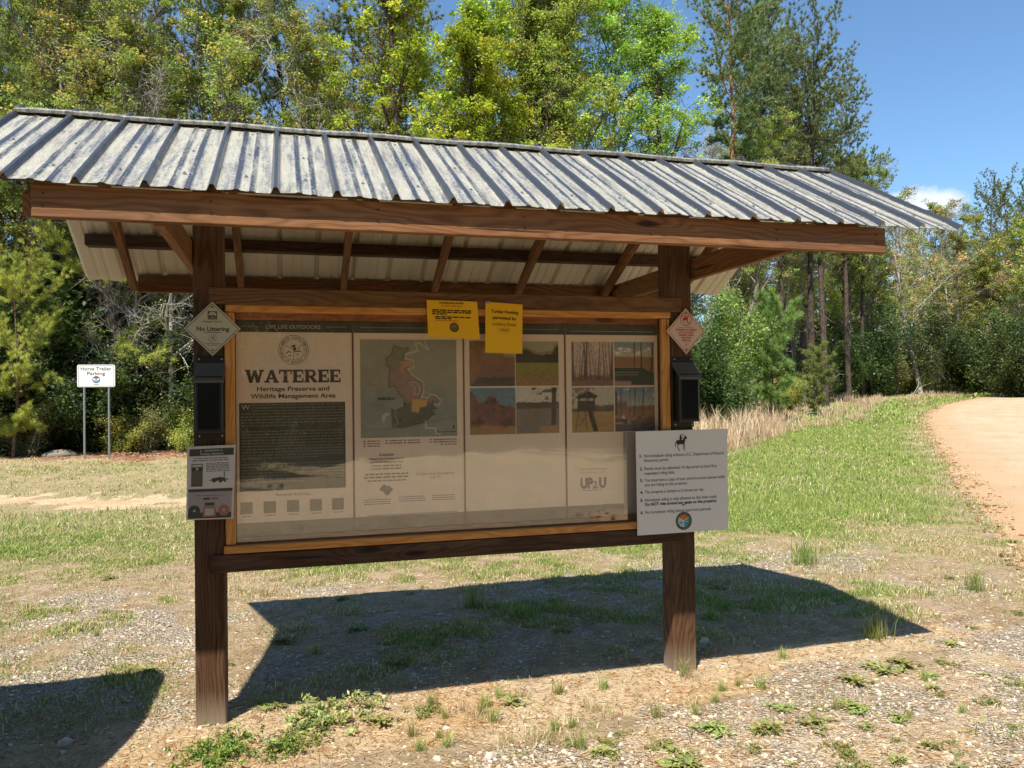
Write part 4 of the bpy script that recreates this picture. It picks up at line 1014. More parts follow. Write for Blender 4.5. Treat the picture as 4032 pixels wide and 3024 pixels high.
for t, a, b_, z_ in (("Wateree River Heritage Preserve", .838, 1.02, 1.251), ("and Wildlife Management Area", .843, 1.015, 1.234), ("Latitude:", .852, .905, 1.215), ("Longitude:", .848, .905, 1.200)):
    s.text("lettering", t, X(a), X(b_), Z(z_), .0092, bold=.012)
s.words("small_text", X(.91), X(1.005), Z(1.215), .007, 77); s.words("small_text", X(.91), X(1.01), Z(1.200), .007, 78)
s.words("small_text", X(.82), X(1.04), Z(1.172), .0075, 79); s.words("small_text", X(.812), X(1.045), Z(1.156), .0075, 80); s.words("small_text", X(.83), X(1.03), Z(1.139), .006, 81)
s.text("faded_lettering", "In Case of an Emergency,", X(1.083), X(1.287), Z(1.163), .0135); s.text("faded_lettering", "Call 911", X(1.155), X(1.217), Z(1.142), .0135)
SC = [(.0, .52), (.12, .78), (.30, 1.0), (.48, .95), (.52, .86), (.70, .88), (1.0, .50), (.82, .30), (.72, .12), (.55, 0.0), (.42, .10), (.34, .30), (.16, .42)]
s.poly("small_text", [(X(.890) + a * .072, Z(1.064) + b_ * .058) for a, b_ in SC])
for a, b_ in ((.805, .95), (.985, 1.13), (1.16, 1.29)):
    for q in range(3): s.words("small_text", X(a) + .006, X(b_), Z(1.043 - q * .011 + (.008 if a > .95 else 0)), .0036, seed=int(a * 90) + q)
s.words("small_text", X(.83), X(1.30), Z(.962), .0036, 90)
s.flush(p2)
# panels 3 and 4
def ph_marsh(u, v):
    c = mixp(fill(u, .13, .115, .06), fill(u, .26, .215, .15), smooth((v - .6) * 3)); c = put(c, (v > .64) * smooth((nz2(u, v, 6) + .1) * 3) * .5, (.36, .31, .24))
    c = put(c, below(v, .62 + .05 * nz2(u, v, 9, 2)), (.19, .085, .045)); c = put(c, below(v, .44), (.155, .085, .065)); c = put(c, below(v, .2), (.075, .055, .045))
    c = put(c, below(u, .34 - .25 * (1 - v) + .12 * nz2(u, v, 8, 4), .1), (.17, .09, .035)); return c * (1 + .35 * nz2(u, v, 30, 1)[:, None])
def ph_field(u, v):
    c = fill(u, .235, .225, .135); tr = .70 + .12 * np.exp(-((u - .22) / .16) ** 2) + .2 * np.exp(-((u - .98) / .1) ** 2) + .04 * nz2(u, v, 14)
    c = put(c, below(v, tr + .06, .03) * .7, (.15, .075, .055)); c = put(c, below(v, tr), (.035, .028, .015)); c = put(c, below(v, .52), (.165, .155, .035)); c = put(c, below(v, .28 + .12 * nz2(u, v, 7, 3), .15), (.20, .125, .05))
    return c * (1 + .3 * nz2(u, v, 30, 1)[:, None] * (.3 + (v < .4)[:, None]))
def ph_brush(u, v):
    c = mixp(fill(u, .17, .20, .21), fill(u, .10, .15, .18), v); h = .60 + .22 * np.exp(-((u - .45) / .2) ** 2) * 1 + .3 * np.exp(-((u - .02) / .12) ** 2) + .1 * nz2(u, v, 9)
    c = put(c, below(v, h, .03), (.135, .065, .045)); c = put(c, smooth((nz2(u, v, 11, 3) - .1) * 4) * below(v, h) * .7, (.055, .035, .025)); c = put(c, below(v, .18 + .1 * nz2(u, v, 6, 7), .1), (.23, .13, .06))
    return c * (1 + .35 * nz2(u, v, 30, 1)[:, None])
def ph_lake(u, v):
    c = mixp(fill(u, .38, .34, .27), fill(u, .40, .37, .31), v); c = put(c, below(v, .68 + .03 * nz2(u, v, 20)) , (.075, .055, .035)); c = put(c, below(v, .54), (.15, .12, .095))
    c = put(c, smooth((nz2(u * .7, v * 1.6, 9, 2) - .05) * 6) * (v > .72) * (u > .35) * .9, (.06, .045, .025)); c = put(c, (np.abs(u - .86 - .03 * v) < .055) * 1., (.06, .04, .03)); c = put(c, below(v, .08 + .1 * u, .04) * (u > .55), (.26, .15, .07))
    return c * (1 + .18 * nz2(u, v, 30, 1)[:, None])
def ph_trees(u, v):
    c = mixp(fill(u, .30, .20, .16), fill(u, .38, .29, .24), v)
    r = random.Random(5)
    for k in range(26):
        x0 = r.random(); ln = r.uniform(-.12, .12); w = r.uniform(.006, .022); c = put(c, np.exp(-((u - x0 - ln * v - .01 * nz2(v, v * 0 + k, 3)) / (w * (1.1 - .6 * v))) ** 2) * (v > .12), (.045, .025, .02))
    c = put(c, below(v, .24 + .06 * nz2(u, v, 14), .1) * .8, (.08, .045, .035)); c = put(c, below(v, .12, .08), (.15, .085, .06)); return c * (1 + .4 * nz2(u, v, 32, 1)[:, None])
def ph_deck(u, v):
    c = mixp(fill(u, .30, .26, .20), fill(u, .14, .19, .20), smooth((v - .65) * 3)); c = put(c, smooth((nz2(u * .6, v * 1.5, 8, 6) - .2) * 4) * (v > .7), (.50, .45, .38)); c = put(c, below(v, .66), (.19, .105, .06))
    c = put(c, (np.abs(u - .5) < .016) * (v > .4), (.05, .03, .02)); c = put(c, (np.abs(u - .68) < .014) * (v > .4), (.05, .03, .02)); c = put(c, (np.abs(u - .97 + .06 * (1 - v)) < .02), (.04, .03, .02))
    dk = smooth(sdpoly(u, v, [(0, .41), (.65, .43), (1, .26), (1, .02), (.42, .02), (.42, .1), (0, .1)]) / .02 + .5); c = put(c, dk, (.035, .042, .028))
    for h in (.30, .24): c = put(c, (np.abs(v - h) < .008) * (u < .6), (.20, .17, .13))
    c = put(c, (np.abs(v - .42) < .012) * (u < .65), (.28, .19, .12)); c = put(c, below(v, .1) * (u < .42), (.24, .15, .09)); return c * (1 + .15 * nz2(u, v, 30, 1)[:, None])
def ph_tower(u, v):
    c = fill(u, .32, .30, .23); c = put(c, smooth((nz2(u, v, 7, 3) + .05) * 4) * (u < .55) * (v > .55), (.16, .12, .085)); c = put(c, below(v, .62 - .1 * np.abs(u - .9) + .04 * nz2(u, v, 18), .05), (.085, .055, .03)); c = put(c, below(v, .46, .03), (.26, .165, .065)); c = put(c, below(v, .46) * (u > .72) * (v > .38), (.23, .20, .06))
    for pg in ([(.10, .80), (.40, .92), (.62, .81), (.58, .76), (.15, .76)], [(.13, .70), (.55, .70), (.55, .49), (.13, .50)], [(.36, .50), (.48, .50), (.62, .02), (.50, .02)], [(.15, .76), (.19, .76), (.19, .5), (.15, .5)], [(.5, .76), (.54, .76), (.54, .5), (.5, .5)]):
        c = put(c, smooth(sdpoly(u, v, pg) / .012 + .5), (.038, .03, .022))
    for a, b_, w in (((.15, .5), (.08, .05), .01), ((.3, .5), (.36, .05), .009), ((.15, .12), (.36, .40), .007), ((.36, .10), (.14, .42), .007)):
        t = np.clip(((u - a[0]) * (b_[0] - a[0]) + (v - a[1]) * (b_[1] - a[1])) / ((b_[0] - a[0]) ** 2 + (b_[1] - a[1]) ** 2), 0, 1); dd = np.hypot(u - a[0] - t * (b_[0] - a[0]), v - a[1] - t * (b_[1] - a[1])); c = put(c, np.exp(-(dd / w) ** 2), (.04, .03, .02))
    return c * (1 + .2 * nz2(u, v, 30, 1)[:, None])
def ph_snags(u, v):
    c = mixp(fill(u, .26, .25, .21), fill(u, .10, .155, .18), smooth((v - .5) * 2)); c = put(c, smooth((nz2(u, v, 7, 9) - .3) * 4) * (v > .6), (.5, .46, .38)); c = put(c, below(v, .58 + .04 * nz2(u, v, 16) + .1 * (u < .3), .04), (.14, .08, .045)); c = put(c, below(v, .5, .1) * .6, (.21, .11, .06)); c = put(c, below(v, .3 + .1 * nz2(u, v, 9, 5), .06), (.09, .06, .04))
    for x0, t_, w in ((.15, 1, .014), (.37, .93, .008), (.49, 1, .014), (.60, .8, .006), (.71, .97, .012), (.68, .75, .006), (.03, .9, .03)): c = put(c, (np.abs(u - x0 - .02 * (v - .5)) < w) * (v < t_) * (v > .35), (.07, .05, .04))
    return c * (1 + .3 * nz2(u, v, 30, 1)[:, None])
p3, s = panel(1.3470, 1.9110)
X = lambda x: x - 1.3470
s.rect("header_lettering", X(1.38), Z(1.934), X(1.875), Z(1.9355))
for fn, a, b_, c_, d_ in ((ph_marsh, 1.375, 1.627, 1.626, 1.868), (ph_field, 1.632, 1.877, 1.626, 1.868), (ph_brush, 1.375, 1.627, 1.366, 1.616), (ph_lake, 1.632, 1.877, 1.366, 1.616)):
    s.photo(fn, X(a), Z(c_), X(b_), Z(d_), parent=p3)
s.flush(p3)
p4, s = panel(1.9210, 2.4740)
X = lambda x: x - 1.9210
s.rect("header_lettering", X(1.951), Z(1.926), X(2.456), Z(1.928))
for fn, a, b_, c_, d_ in ((ph_trees, 1.953, 2.202, 1.622, 1.868), (ph_deck, 2.209, 2.453, 1.622, 1.868), (ph_tower, 1.953, 2.202, 1.364, 1.613), (ph_snags, 2.209, 2.453, 1.364, 1.613)):
    s.photo(fn, X(a), Z(c_), X(b_), Z(d_), parent=p4)
s.text("faded_lettering", "Don't Avoid South Carolina's", X(1.991), X(2.156), Z(1.156), .0085); s.text("faded_lettering", "public lands like a tourist.", X(1.998), X(2.150), Z(1.138), .0085)
s.L("slogan", plain("plum_grey_ink", (.15, .105, .105), .6), .0014); s.L("slogan_pale", plain("pale_blue_ink", (.28, .30, .30), .6), .0020)
s.text("slogan", "UP", X(1.997), X(2.071), Z(1.056), .056, bold=.055); s.text("slogan", "U", X(2.107), X(2.150), Z(1.056), .056, bold=.055)
s.text("slogan_pale", "2", X(2.066), X(2.100), Z(1.052), .040, bold=.03)
s.words("small_text", X(2.01), X(2.13), Z(1.040), .003, 5)
s.flush(p4)
# corner sheet partly behind the rules board and joint strips
B().box(2.256, 2.470, .0465, .0480, .905, 1.36, bev=.0003).build("corner_sheet", plain("grey_paper", (.43, .36, .30), .6), kiosk)
for x in (.762, 1.343, 1.916):
    B().box(x - .0035, x + .0035, .0455, .050, .893, 1.962, axis=2, bev=.0005).build("joint_strip", plain("joint_brown", (.20, .09, .05), .6), kiosk)
# acrylic cover: clear sheet whose face mirrors the sunlit ground
m, nt, p_, out = new_mat("acrylic_cover"); nt.nodes.remove(p_)
tr = N(nt, "ShaderNodeBsdfTransparent"); tr.inputs[0].default_value = (1.0, .97, .92, 1); gl = N(nt, "ShaderNodeBsdfGlossy", Roughness=0.012); gl.inputs[0].default_value = (1, 1, 1, 1)
lw = N(nt, "ShaderNodeLayerWeight", Blend=0.5)
fr0 = mth(nt, 'ADD', 0.17, mth(nt, 'MULTIPLY', 0.83, mth(nt, 'POWER', lw.outputs["Facing"], 5.0)))
tcn = nt.nodes.new("ShaderNodeTexCoord"); nn = noise(nt, mapping(nt, tcn.outputs["Object"], (1.2, 1, 3)), 1.6, 2)
bp = N(nt, "ShaderNodeBump", Strength=0.06, Distance=0.02); nt.links.new(nn, bp.inputs["Height"]); nt.links.new(bp.outputs[0], gl.inputs["Normal"])
ms = N(nt, "ShaderNodeMixShader"); nt.links.new(fr0, ms.inputs[0]); nt.links.new(tr.outputs[0], ms.inputs[1]); nt.links.new(gl.outputs[0], ms.inputs[2])
df = N(nt, "ShaderNodeBsdfDiffuse"); df.inputs[0].default_value = (.75, .68, .58, 1)
sm_ = noise(nt, mapping(nt, tcn.outputs["Object"], (5, 1, 5)), 1.0, 6, .65)
m2 = N(nt, "ShaderNodeMixShader"); nt.links.new(ramp(nt, sm_, [(.45, (.02,) * 3), (.8, (.12,) * 3)]), m2.inputs[0]); nt.links.new(ms.outputs[0], m2.inputs[1]); nt.links.new(df.outputs[0], m2.inputs[2]); nt.links.new(m2.outputs[0], out.inputs[0])
gme = mesh_np("acrylic_cover", [(.191, .031, .864), (2.475, .031, .864), (2.475, .031, 2.000), (.191, .031, 2.000)], np.array([[0, 1, 2, 3]]), mats=[m])
obj("acrylic_cover", gme, kiosk)

# ================================================================== things fixed to the board
def plate(name, label, cat, corners, y, th, mat, bev=.001):
    """thin plate from four corners in x-z (TL, TR, BR, BL)"""
    b = B(); P = [(c[0], y, c[1]) for c in corners] + [(c[0], y + th, c[1]) for c in corners]
    b.add(P, [[0, 3, 2, 1], [4, 5, 6, 7]] + [[i, (i + 1) % 4, 4 + (i + 1) % 4, 4 + i] for i in range(4)])
    return tagit(b.build(name, mat), label, cat)
def rows_of(sheet_, parent): return sheet_.flush(parent)
# white rules board
M_RULES = plain("white_rules_face", (.66, .62, .56), rough=.45, var=.03, sc=4)
c4 = ((2.296, 1.366), (2.866, 1.368), (2.862, .792), (2.298, .790))
rb = plate("rules_board", "large white board of horseback riding rules fixed over the right post", "sign", c4, -.036, .006, M_RULES)
s = Sheet(*c4, -.036)
s.L("lettering", M_INK, .0008); s.L("emblem_ring", plain("dark_green_ink", (.035, .06, .03), .6), .0009); s.L("ring_lettering", plain("gold_ink", (.30, .24, .08), .6), .0013); s.L("emblem_orange", plain("orange_ink", (.55, .13, .03), .6), .0012); s.L("emblem_blue", plain("pale_blue_ink2", (.35, .48, .52), .6), .0012); s.L("emblem_teal", plain("teal_ink", (.03, .25, .25), .6), .0012); s.L("emblem_lines", M_SIGNW, .0018)
U = lambda x: x - 2.297
Vv_ = lambda z: z - .791
T_ = [(1.2215, "1.", .023, "No horseback riding without a S.C. Department of Natural", 2.344, 2.835, 0), (1.196, None, 0, "Resources permit.", 2.344, 2.492, 0), (1.150, "2.", 0, "Permit must be submitted 10 days prior to your first", 2.344, 2.790, 0), (1.1245, None, 0, "requested riding date.", 2.344, 2.530, 0),
      (1.086, "3.", 0, "You must have a copy of your permit on your person while", 2.344, 2.842, 0), (1.0605, None, 0, "you are riding on the property.", 2.344, 2.606, 0), (1.020, "4.", 0, "The property is limited to 5 horses per day.", 2.344, 2.710, 0), (.976, "5.", 0, "Horseback riding is only allowed on the main roads.", 2.344, 2.792, 0),
      (.952, None, 0, "Do NOT ride around any gates on the property.", 2.344, 2.790, 1), (.908, "6.", 0, "No horseback riding during open hunt periods.", 2.344, 2.755, 0)]
for z_, n_, _, t, a, b_, bold in T_:
    tl = (1.0 - (z_ - .9) * .0)
    if n_: s.text("lettering", n_, U(2.317), U(2.333), Vv_(z_), .0172, align='FIT', bold=.035)
    s.text("lettering", t, U(a), U(b_), Vv_(z_), .0172, bold=.030 if bold else .003)
def horse(s, layer, x0, z0, k, rider=True):
    H = [(.00, .28), (.01, .45), (.07, .60), (.16, .655), (.30, .665), (.44, .64), (.56, .66), (.66, .70), (.72, .80), (.78, .90), (.83, .925), (.85, .96), (.87, .92), (.92, .86), (.985, .76), (.96, .72), (.90, .745), (.85, .72), (.82, .62), (.80, .52), (.76, .45), (.765, .36), (.79, .25), (.80, .12), (.83, .02), (.77, .01), (.755, .13), (.73, .27), (.70, .22), (.665, .13), (.67, .07), (.62, .09), (.63, .16), (.68, .26), (.67, .38), (.60, .42), (.45, .41), (.33, .40), (.25, .33), (.26, .20), (.33, .10), (.38, .02), (.32, .00), (.24, .12), (.19, .23), (.20, .36), (.16, .44), (.12, .52), (.08, .40), (.05, .26), (.02, .22)]
    H = [(x0 + a * k, z0 + b_ * k * 1.22) for a, b_ in H]
    s.poly(layer, H)
    if rider:
        Rr_ = [(.36, .66), (.37, .78), (.38, .90), (.43, .945), (.49, .93), (.52, .87), (.60, .80), (.67, .80), (.66, .77), (.58, .76), (.54, .74), (.52, .66), (.58, .55), (.56, .40), (.60, .36), (.53, .35), (.50, .42), (.50, .55), (.40, .62)]
        s.layers.setdefault(layer, None)
        b_, m_, lf = s.layers[layer]
        b_.add(s.uv(np.array([(x0 + a * k, z0 + c_ * k * 1.22 - .0) for a, c_ in Rr_]), lf + .0002), [list(range(len(Rr_)))])
        q = [(x0 + (.45 + .055 * math.cos(t)) * k, z0 + (1.00 + .055 * math.sin(t)) * k * 1.15) for t in np.linspace(0, 2 * math.pi, 13)[:-1]]
        b_.add(s.uv(np.array(q), lf + .0003), [list(range(12))])
horse(s, "lettering", U(2.533), Vv_(1.250), .076)
ex, ez, er = U(2.580), Vv_(.856), .0505
s.disc("emblem_ring", ex, ez, er, er * .70); s.ring("ring_lettering", "DEPARTMENT OF NATURAL RESOURCES", ex, ez, er * .84, .0085, -math.pi / 2, flip=True); s.ring("ring_lettering", "SOUTH CAROLINA", ex, ez, er * .84, .0085, math.pi / 2)
s.disc("emblem_orange", ex, ez, er * .69, None, 24, 30, 150); s.disc("emblem_blue", ex, ez, er * .69, None, 24, 150, 270); s.disc("emblem_teal", ex, ez, er * .69, None, 24, 270, 390)
for a in (30, 150, 270):
    ca, sa = math.cos(math.radians(a)), math.sin(math.radians(a)); s.poly("emblem_lines", [(ex + sa * .0013, ez - ca * .0013), (ex + ca * er * .69 + sa * .0013, ez + sa * er * .69 - ca * .0013), (ex + ca * er * .69 - sa * .0013, ez + sa * er * .69 + ca * .0013), (ex - sa * .0013, ez + ca * .0013)])
s.poly("emblem_teal", [(ex - .028, ez - .010), (ex - .015, ez - .004), (ex - .006, ez - .012), (ex - .018, ez - .014)]); s.poly("emblem_lines", [(ex + .006, ez - .006), (ex + .026, ez - .002), (ex + .024, ez - .006)]); s.poly("emblem_ring", [(ex - .008, ez + .008), (ex - .002, ez + .020), (ex + .01, ez + .022), (ex + .006, ez + .008)])
s.flush(rb)
b = B()
for x_, z_ in ((2.580, .945), (2.582, 1.340)): b.tube([(x_, -.036, z_), (x_, -.0395, z_)], .0042, 10)
b.build("screw_head", M_BLACK, rb)
# diamonds
def diamond(name, label, c4, y, face, ink, seed):
    d = plate(name, label, "sign", c4, y, .002, face); cx = (c4[0][0] + c4[2][0]) / 2; cz = (c4[0][1] + c4[2][1]) / 2; a = (c4[1][0] - c4[3][0]) / 2; h = (c4[0][1] - c4[2][1]) / 2
    s = Sheet((cx - 1, cz + 1), (cx + 1, cz + 1), (cx + 1, cz - 1), (cx - 1, cz - 1), y)
    s.L("border", ink, .0006); s.L("lettering", ink, .0007)
    for k in range(4):
        A = [(0, h), (a, 0), (0, -h), (-a, 0)]; p0, p1 = A[k], A[(k + 1) % 4]
        s.poly("border", [(1 + p0[0] * .93, 1 + p0[1] * .93), (1 + p1[0] * .93, 1 + p1[1] * .93), (1 + p1[0] * .90, 1 + p1[1] * .90), (1 + p0[0] * .90, 1 + p0[1] * .90)])
    b = B()
    for sg in (1, -1): b.tube([(cx, y, cz + sg * h * .79), (cx, y - .004, cz + sg * h * .79)], .005, 10)
    b.build("screw_head", plain("dull_screw", (.12, .10, .08), .5, .6), d)
    return d, s
d, s = diamond("litter_sign", "pale green diamond sign against littering on the left post", ((.0905, 2.046), (.220, 1.915), (.0905, 1.783), (-.039, 1.915)), -.026, plain("pale_green_plate", (.47, .45, .33), .45, var=.03), M_OLIVE, 1)
s.text("lettering", "No Littering", 1 - .072, 1 + .077, 1 - .010, .020, bold=.028)
s.text("lettering", "Heritage Preserve", 1 - .044, 1 + .045, 1 + .031, .008, bold=.012)
s.words("lettering", 1 - .037, 1 + .037, 1 - .020, .004, 3)
s.rect("lettering", 1 - .021, 1 + .045, 1 + .022, 1 + .085); s.L("tree_mark", plain("pale_green_ink", (.47, .45, .33), .5), .0012)
for a, b_, r_2 in ((-.008, .072, .007), (.009, .073, .007), (0, .077, .006), (-.014, .067, .004), (.014, .067, .005)): s.disc("tree_mark", 1 + a, 1 + b_, r_2, None, 12)
s.rect("tree_mark", 1 - .0015, 1 + .055, 1 + .0015, 1 + .07); s.rect("tree_mark", 1 - .018, 1 + .051, 1 + .018, 1 + .053)
s.disc("lettering", 1, 1 - .047, .0185, .0175, 28); s.disc("lettering", 1, 1 - .047, .0125, .0118, 28); s.poly("lettering", [(1 - .004, 1 - .042), (1 + .001, 1 - .037), (1 + .004, 1 - .044), (1 + .001, 1 - .05)]); s.poly("lettering", [(1 + .002, 1 - .051), (1 + .011, 1 - .05), (1 + .01, 1 - .053), (1 + .002, 1 - .053)])
s.words("lettering", 1 - .037, 1 + .037, 1 - .074, .0028, 4); s.words("lettering", 1 - .024, 1 + .024, 1 - .081, .0026, 5)
s.flush(d)
d, s = diamond("horse_sign", "pinkish white diamond sign forbidding horseback riding on the right post", ((2.6195, 2.058), (2.737, 1.927), (2.6195, 1.795), (2.496, 1.927)), -.026, plain("pinkish_plate", (.62, .46, .36), .45, var=.03), M_REDINK, 2)
s.disc("lettering", 1, 1 + .067, .036, .0325, 36)
horse(s, "lettering", 1 - .023, 1 + .0415, .043)
s.poly("lettering", [(1 - .026, 1 + .090), (1 - .023, 1 + .0925), (1 + .026, 1 + .0435), (1 + .023, 1 + .041)])
s.text("lettering", "Regulation 123-203(J)(1)", 1 - .046, 1 + .042, 1 + .0195, .0055, bold=.01)
for t, w, z_ in (("HORSEBACK RIDING", .066, .0035), ("NOT ALLOWED", .047, -.0115), ("DURING OPEN", .046, -.0265), ("HUNTING", .030, -.0415), ("PERIODS", .028, -.0565)): s.text("lettering", t, 1 - w, 1 + w, 1 + z_, .0095, bold=.038)
s.disc("lettering", 1, 1 - .076, .0155, .0147, 24); s.poly("lettering", [(1 - .003, 1 - .076), (1, 1 - .069), (1 + .004, 1 - .074), (1, 1 - .083)])
s.flush(d)
# yellow notices
def notice(name, label, c4, y, curl):
    nx, ny = 9, 9; V = []
    for j in range(ny):
        for i_ in range(nx):
            u, v = i_ / (nx - 1), j / (ny - 1)
            q = (1 - u) * (1 - v) * np.array(c4[3]) + u * (1 - v) * np.array(c4[2]) + u * v * np.array(c4[1]) + (1 - u) * v * np.array(c4[0])
            V.append((q[0], y - curl * (1 - v) ** 2 * (0.6 + .4 * u) , q[1]))
    i_ = np.arange(nx * ny).reshape(ny, nx); F = np.c_[i_[:-1, :-1].ravel(), i_[:-1, 1:].ravel(), i_[1:, 1:].ravel(), i_[1:, :-1].ravel()]
    me = mesh_np(name, V, F, mats=[M_YEL], smoothf=True); o = obj(name, me); return tagit(o, label, "notice")
M_YEL = plain("golden_yellow_paper", (.80, .45, .012), rough=.5, var=.04, sc=6, spec=.3)
M_YINK = plain("notice_ink", (.03, .012, .004), .6); M_OINK = plain("orange_notice_ink", (.50, .15, .01), .6)
c4 = ((1.136, 2.076), (1.405, 2.072), (1.417, 1.874), (1.142, 1.883))
n1_ = notice("yellow_notice", "wide yellow notice with small printed lines and a round seal, stapled to the top rail", c4, -.020, 0.0)
s = Sheet(*c4, -.020); s.L("lettering", M_YINK, .0012); s.L("orange_lettering", M_OINK, .0012); s.L("seal", plain("dark_seal_ink", (.06, .035, .02), .6), .0012); s.L("seal_top", plain("seal_red_ink", (.30, .09, .02), .6), .0018); s.L("seal_low", plain("seal_green_ink", (.10, .11, .03), .6), .0018)
s.text("lettering", "WATEREE RIVER HP/WMA", .066, .201, .176, .0085, bold=.03); s.words("orange_lettering", .08, .19, .162, .006, 1)
s.words("lettering", .027, .237, .139, .0068, 2); s.words("lettering", .027, .237, .129, .0068, 3); s.words("lettering", .027, .105, .119, .0068, 4); s.words("lettering", .042, .237, .105, .006, 5); s.words("lettering", .042, .13, .096, .006, 6); s.words("orange_lettering", .042, .165, .086, .005, 7)
s.disc("seal", .141, .055, .0245, None, 32); s.disc("seal_top", .141, .055, .0185, None, 24, 0, 180); s.disc("seal_low", .141, .055, .0185, None, 24, 180, 360)
s.flush(n1_)
c4 = ((1.450, 2.072), (1.655, 2.062), (1.650, 1.797), (1.446, 1.803))
n2_ = notice("yellow_notice", "tall yellow notice saying turkey hunting by lottery draw, right of the wide one", c4, -.020, 0.0)
s = Sheet(*c4, -.020); s.L("lettering", M_YINK, .0012); s.L("orange_lettering", plain("brown_notice_ink", (.26, .085, .012), .6), .0012)
s.text("lettering", "Turkey Hunting", .030, .180, .214, .0165, bold=.025); s.text("lettering", "permitted by", .040, .170, .181, .0165, bold=.025); s.text("orange_lettering", "Lottery Draw", .040, .170, .147, .0165, bold=.015); s.text("orange_lettering", "ONLY", .078, .134, .116, .0165, bold=.015)
s.flush(n2_)
b = B()
for x_ in (1.15, 1.31, 1.39): b.box(x_, x_ + .012, -.0245, -.0215, 2.066, 2.0675, bev=.0003)
b.build("staple", M_STEEL, n1_)
b = B(); b.box(1.452, 1.476, -.0235, -.0212, 2.064, 2.076, bev=.0005); b.box(1.63, 1.642, -.0245, -.0215, 2.056, 2.0575, bev=.0003); b.build("staple", M_STEEL, n2_)
# laminated flyer
M_FLY = plain("laminated_white", (.55, .50, .46), rough=.25, var=.03)
c4 = ((-.026, 1.349), (.193, 1.353), (.180, .996), (-.033, 1.000))
fl = plate("hunter_flyer", "laminated black and white flyer for turkey hunters on the left post", "notice", c4, -.032, .0015, M_FLY)
s = Sheet(*c4, -.032); M_DK = plain("flyer_dark_ink", (.045, .045, .032), .4); M_GR = plain("flyer_grey_ink", (.16, .15, .14), .4)
s.L("header_band", M_DK, .0006); s.L("header_lettering", plain("flyer_pale_ink", (.45, .44, .36), .4), .0012); s.L("body_text", M_GR, .0007); s.L("dark_art", M_DK, .0014); s.L("grey_block", plain("flyer_mauve", (.30, .265, .26), .4), .0005); s.L("phone_screen", plain("flyer_khaki", (.10, .09, .06), .4), .0018); s.L("label_red", plain("flyer_red", (.30, .12, .09), .4), .0016); s.L("pale_patch", plain("flyer_pale", (.38, .36, .33), .4), .0022)
s.rect("header_band", .010, .302, .206, .336); s.text("header_lettering", "Attention", .075, .142, .323, .0085, bold=.02); s.text("header_lettering", "Turkey Hunters", .056, .160, .307, .0095, bold=.02)
for x_ in (.060, .152): s.poly("header_lettering", [(x_ - .004, .322), (x_ + .004, .322), (x_, .331)])
s.words("body_text", .030, .185, .288, .005, 1); s.words("body_text", .022, .192, .278, .005, 2)
for q in range(6): s.words("body_text", .085, .190, .264 - q * .0075, .004, 3 + q)
s.rect("dark_art", .020, .158, .070, .265); s.rect("phone_screen", .0235, .165, .0665, .232); s.rect("pale_patch", .0235, .250, .0665, .262); s.disc("pale_patch", .045, .241, .006, None, 14)
s.poly("dark_art", [(.085, .188), (.105, .186), (.115, .195), (.135, .197), (.150, .200), (.172, .192), (.190, .188), (.172, .186), (.178, .172), (.160, .182), (.150, .170), (.138, .184), (.120, .172), (.112, .182)]); s.rect("dark_art", .164, .195, .168, .225)
s.rect("grey_block", .008, .006, .203, .145); s.rect("header_band", .008, .132, .205, .146); s.rect("header_band", .008, .006, .203, .034)
s.words("body_text", .04, .17, .112, .004, 20); s.rect("dark_art", .075, .094, .105, .103); s.rect("label_red", .112, .094, .142, .103)
for x_, ly in ((.036, "dark_art"), (.168, "label_red")): s.disc(ly, x_, .043, .026, None, 28); s.disc("pale_patch", x_, .043, .006, None, 14); s.disc("grey_block", x_, .043, .021, .019, 28)
s.rect("dark_art", .082, .066, .126, .080); s.poly("label_red", [(.080, .062), (.128, .062), (.134, .040), (.134, .014), (.074, .014), (.074, .040)]); s.rect("pale_patch", .083, .020, .124, .052)
s.flush(fl)
# brochure boxes
def box_holder(label, x0, w):
    e = empty("brochure_box", label, "brochure box", (x0, -.001, 1.385))
    b = B(); b.box(0, w, -.004, 0, 0, .397, axis=2, bev=.001); b.build("back_plate", M_BLACK, e)
    b = B(); b.box(.004, w - .006, -.082, -.005, .030, .300, axis=2, bev=.004); b.build("box_body", M_BLACK, e)
    b = B(); b.box(.016, w - .018, -.0845, -.083, .045, .262, axis=2, bev=.0006); b.build("front_window", plain("smoked_plastic", (.012, .012, .014), .12, spec=.6), e)
    prof = [(-.005, .362), (-.005, .350), (-.098, .268), (-.098, .278)]
    b = B(); P = [(-.002, p_[0], p_[1]) for p_ in prof] + [(w + .002, p_[0], p_[1]) for p_ in prof]
    b.add(P, [[0, 1, 2, 3], [7, 6, 5, 4]] + [[i, 4 + i, 4 + (i + 1) % 4, (i + 1) % 4] for i in range(4)]); b.build("lid", M_LID, e)
    b = B(); b.box(.002, w - .002, -.0075, -.0042, .350, .364, bev=.001); b.build("hinge", M_LID, e)
    b = B()
    for x_, z_ in ((.014, .384), (w - .014, .384), (.014, .012), (w - .014, .012)): b.tube([(x_, -.004, z_), (x_, -.0072, z_)], .0042, 10)
    b.build("screw_head", M_STEEL, e)
    return e
box_holder("black metal brochure box with a sloping lid on the left post", .0125, .132)
box_holder("black brochure box with a dull olive lid on the right post", 2.540, .132)
